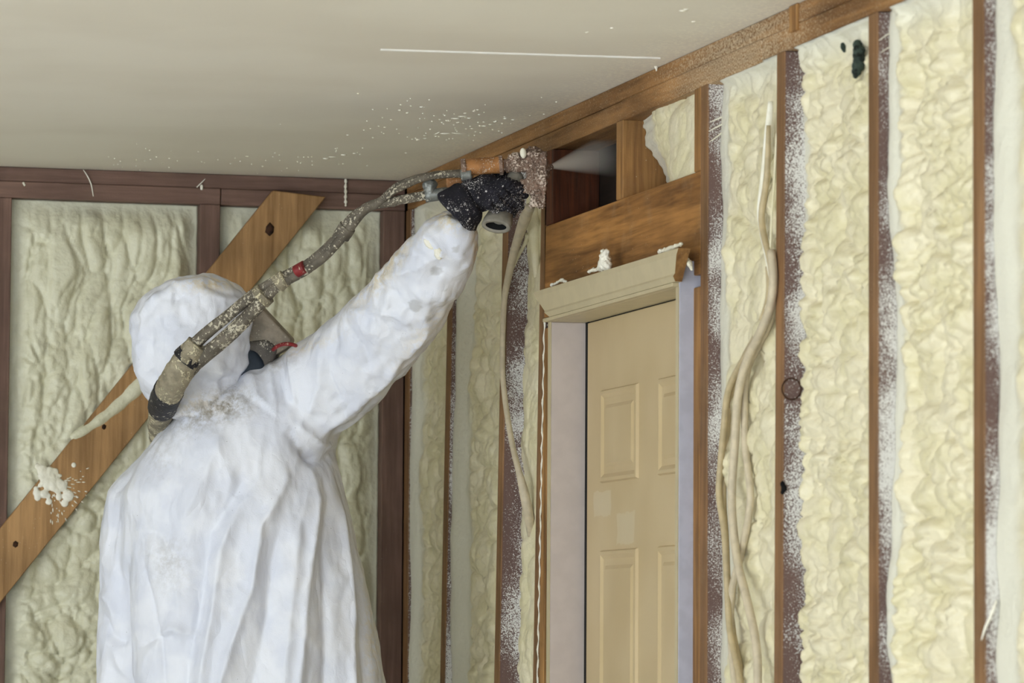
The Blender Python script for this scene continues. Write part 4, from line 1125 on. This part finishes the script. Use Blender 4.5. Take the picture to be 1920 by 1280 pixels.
def glove_disp(co, no):
    q = proj(co); u = (q[:, 0] - 890) * .8 + (q[:, 1] - 360) * .6
    d_ = .0010 * np.sin(u * .9) * sstep(905, 930, q[:, 0])
    for line, wd, h in (([(948, 352), (962, 366), (972, 372)], 3, -.003), ([(938, 368), (950, 380), (962, 388)], 3, -.003), ([(925, 384), (938, 392), (946, 404)], 3, -.003), ([(905, 345), (930, 360), (942, 380)], 5, .002), ([(880, 380), (905, 392), (920, 404)], 5, -.003)):
        dd_, tt = polyd(q, line); d_ += np.exp(-(dd_ / wd) ** 2) * h * sstep(.1, -.3, no @ CZ)
    return d_ + (fbm(co * 200, 5, 2) - .5) * .0016
displace(g_, glove_disp); mp(g_)
bm = bmesh.new()
arm_loft(bm, [(895, 372, ZP + .002, 38, .8), (875, 380, ZP + .004, 42, .85), (858, 396, ZP + .006, 50, .85), (852, 402, ZP + .008, 52, .85)], .85)
bmesh.ops.recalc_face_normals(bm, faces=bm.faces); me = bpy.data.meshes.new('glove_cuff'); bm.to_mesh(me); bm.free()
o = link('glove_cuff', me, MAT['glove'], None, True); md = o.modifiers.new('u', 'SUBSURF'); md.levels = 2; md.render_levels = 2; bake(o); displace(o, lambda co, no: (fbm(co * 60, 9, 2) - .5) * .006); o.parent = g_
# the other glove, hanging below the far sleeve (outside the frame)
pL = P(213, 1448, ZB - .045)
dn = np.array([0, 0, -1.0]); pr = [(pL + dn * .05, np.array([CX * .022, dn * .05, CZ * .042]))]
for i in range(4):
    o0 = CZ * (.030 - .02 * i); l_ = (.075, .085, .08, .062)[i]
    pr.append(('tube', [pL + dn * .085 + o0, pL + dn * (.085 + l_ * .5) + o0 + CX * .006, pL + dn * (.085 + l_) + o0 + CX * .018], [.010, .0095, .008]))
pr.append(('tube', [pL + dn * .03 - CZ * .035, pL + dn * .075 - CZ * .055 + CX * .01, pL + dn * .105 - CZ * .050 + CX * .018], [.012, .0105, .009]))
mp(smooth_union('glove', pr, MAT['glove'], vox=.0025, it=3))
# boots and the platform he stands on (below the frame)
for s_, h_ in ((-1, hipL), (1, hipR)):
    c_ = np.array([h_[0] + .015 * s_, h_[1] - .01, 0])
    mp(smooth_union('boot', [('tube', [c_ + (0, 0, .50), c_ + (0, 0, .42)], [.058, .056]), (c_ + (.0, .06, .405), np.array([[.052, 0, 0], [0, .13, 0], [0, 0, .045]])), ('box', c_ + (0, .05, .371), np.diag([.045, .13, .011]))], MAT['boot'], vox=.006, it=3))
pc = (hipL + hipR) / 2
plat = empty('work_platform', (pc[0], pc[1], 0)); tag(plat, 'low plank work platform under the worker', 'platform')
def pp(o): o.parent = plat; o.matrix_parent_inverse = Matrix.Translation((-pc[0], -pc[1], 0)); return o
for k in range(3): pp(box('plank', (pc[0] - .55, pc[1] - .19 + k * .14, .325), (pc[0] + .5, pc[1] - .19 + k * .14 + .135, .36), MAT['plank']))
for sx in (-.45, .4):
    pp(box('crossbar', (pc[0] + sx, pc[1] - .18, .285), (pc[0] + sx + .04, pc[1] + .22, .325), MAT['metal']))
    for sy in (-.17, .18): pp(box('leg', (pc[0] + sx, pc[1] + sy, 0), (pc[0] + sx + .04, pc[1] + sy + .035, .285), MAT['metal']))

# ------------------------------------------------------------------ spray mist in the opening over the door
mm = bpy.data.materials.new('spray_mist'); mm.use_nodes = True; nt = mm.node_tree; nt.nodes.clear()
out = nt.nodes.new('ShaderNodeOutputMaterial'); vo = nt.nodes.new('ShaderNodeVolumePrincipled')
vo.inputs['Color'].default_value = (.9, .87, .82, 1); vo.inputs['Anisotropy'].default_value = -.1
nt.links.new(vo.outputs[0], out.inputs['Volume'])
tip = P(1030, 313, ZG + .012); end = PL(1150, 288, 0, .075)
LT = float(np.linalg.norm(end - tip)); da = (end - tip) / LT
vv_ = np.cross(da, np.array([0, 0, 1.0])); vv_ /= np.linalg.norm(vv_); uu_ = np.cross(vv_, da)
tc = nt.nodes.new('ShaderNodeTexCoord')
def vm(op, a, b, o=0):
    n = nt.nodes.new('ShaderNodeVectorMath'); n.operation = op
    for k, v in enumerate((a, b)):
        if v is None: continue
        if isinstance(v, bpy.types.NodeSocket): nt.links.new(v, n.inputs[k])
        else: n.inputs[k].default_value = v
    return n.outputs[o]
def sm(op, a, b, clamp=False):
    n = nt.nodes.new('ShaderNodeMath'); n.operation = op; n.use_clamp = clamp
    for k, v in enumerate((a, b)):
        if isinstance(v, bpy.types.NodeSocket): nt.links.new(v, n.inputs[k])
        else: n.inputs[k].default_value = v
    return n.outputs[0]
pv = vm('SUBTRACT', tc.outputs['Object'], tuple(tip)); al = vm('DOT_PRODUCT', pv, tuple(da), 1)
ds = vm('LENGTH', vm('CROSS_PRODUCT', pv, tuple(da)), None, 1)
rt = sm('DIVIDE', ds, sm('ADD', sm('MULTIPLY', al, .044 / LT), .003))
fall = sm('MAXIMUM', sm('SUBTRACT', 1.0, sm('MULTIPLY', rt, rt)), 0.0)
den = sm('DIVIDE', sm('MULTIPLY', fall, 3.6), sm('ADD', al, .012))
den = sm('MULTIPLY', den, sm('SUBTRACT', 1.15, sm('DIVIDE', al, LT)))
nt.links.new(den, vo.inputs['Density'])
V = []; F = []; sg = 24
for c_, r_ in ((tip, .003), (tip + da * LT * .5, .024), (tip + da * LT, .044)):
    for k in range(sg):
        t = 2 * math.pi * k / sg; V.append(c_ + uu_ * r_ * math.cos(t) + vv_ * r_ * math.sin(t))
for i in range(2):
    for k in range(sg): F.append((i * sg + k, i * sg + (k + 1) % sg, (i + 1) * sg + (k + 1) % sg, (i + 1) * sg + k))
F.append(tuple(range(sg))[::-1]); F.append(tuple(2 * sg + k for k in range(sg)))
me = pymesh('spray_mist', V, F); bm = bmesh.new(); bm.from_mesh(me); bmesh.ops.recalc_face_normals(bm, faces=bm.faces); bm.to_mesh(me); bm.free()
tag(link('spray_mist', me, mm), 'pale cone of spray mist shooting from the gun nozzle into the framing', 'mist', kind='stuff')
print('mist', tip, end, LT)
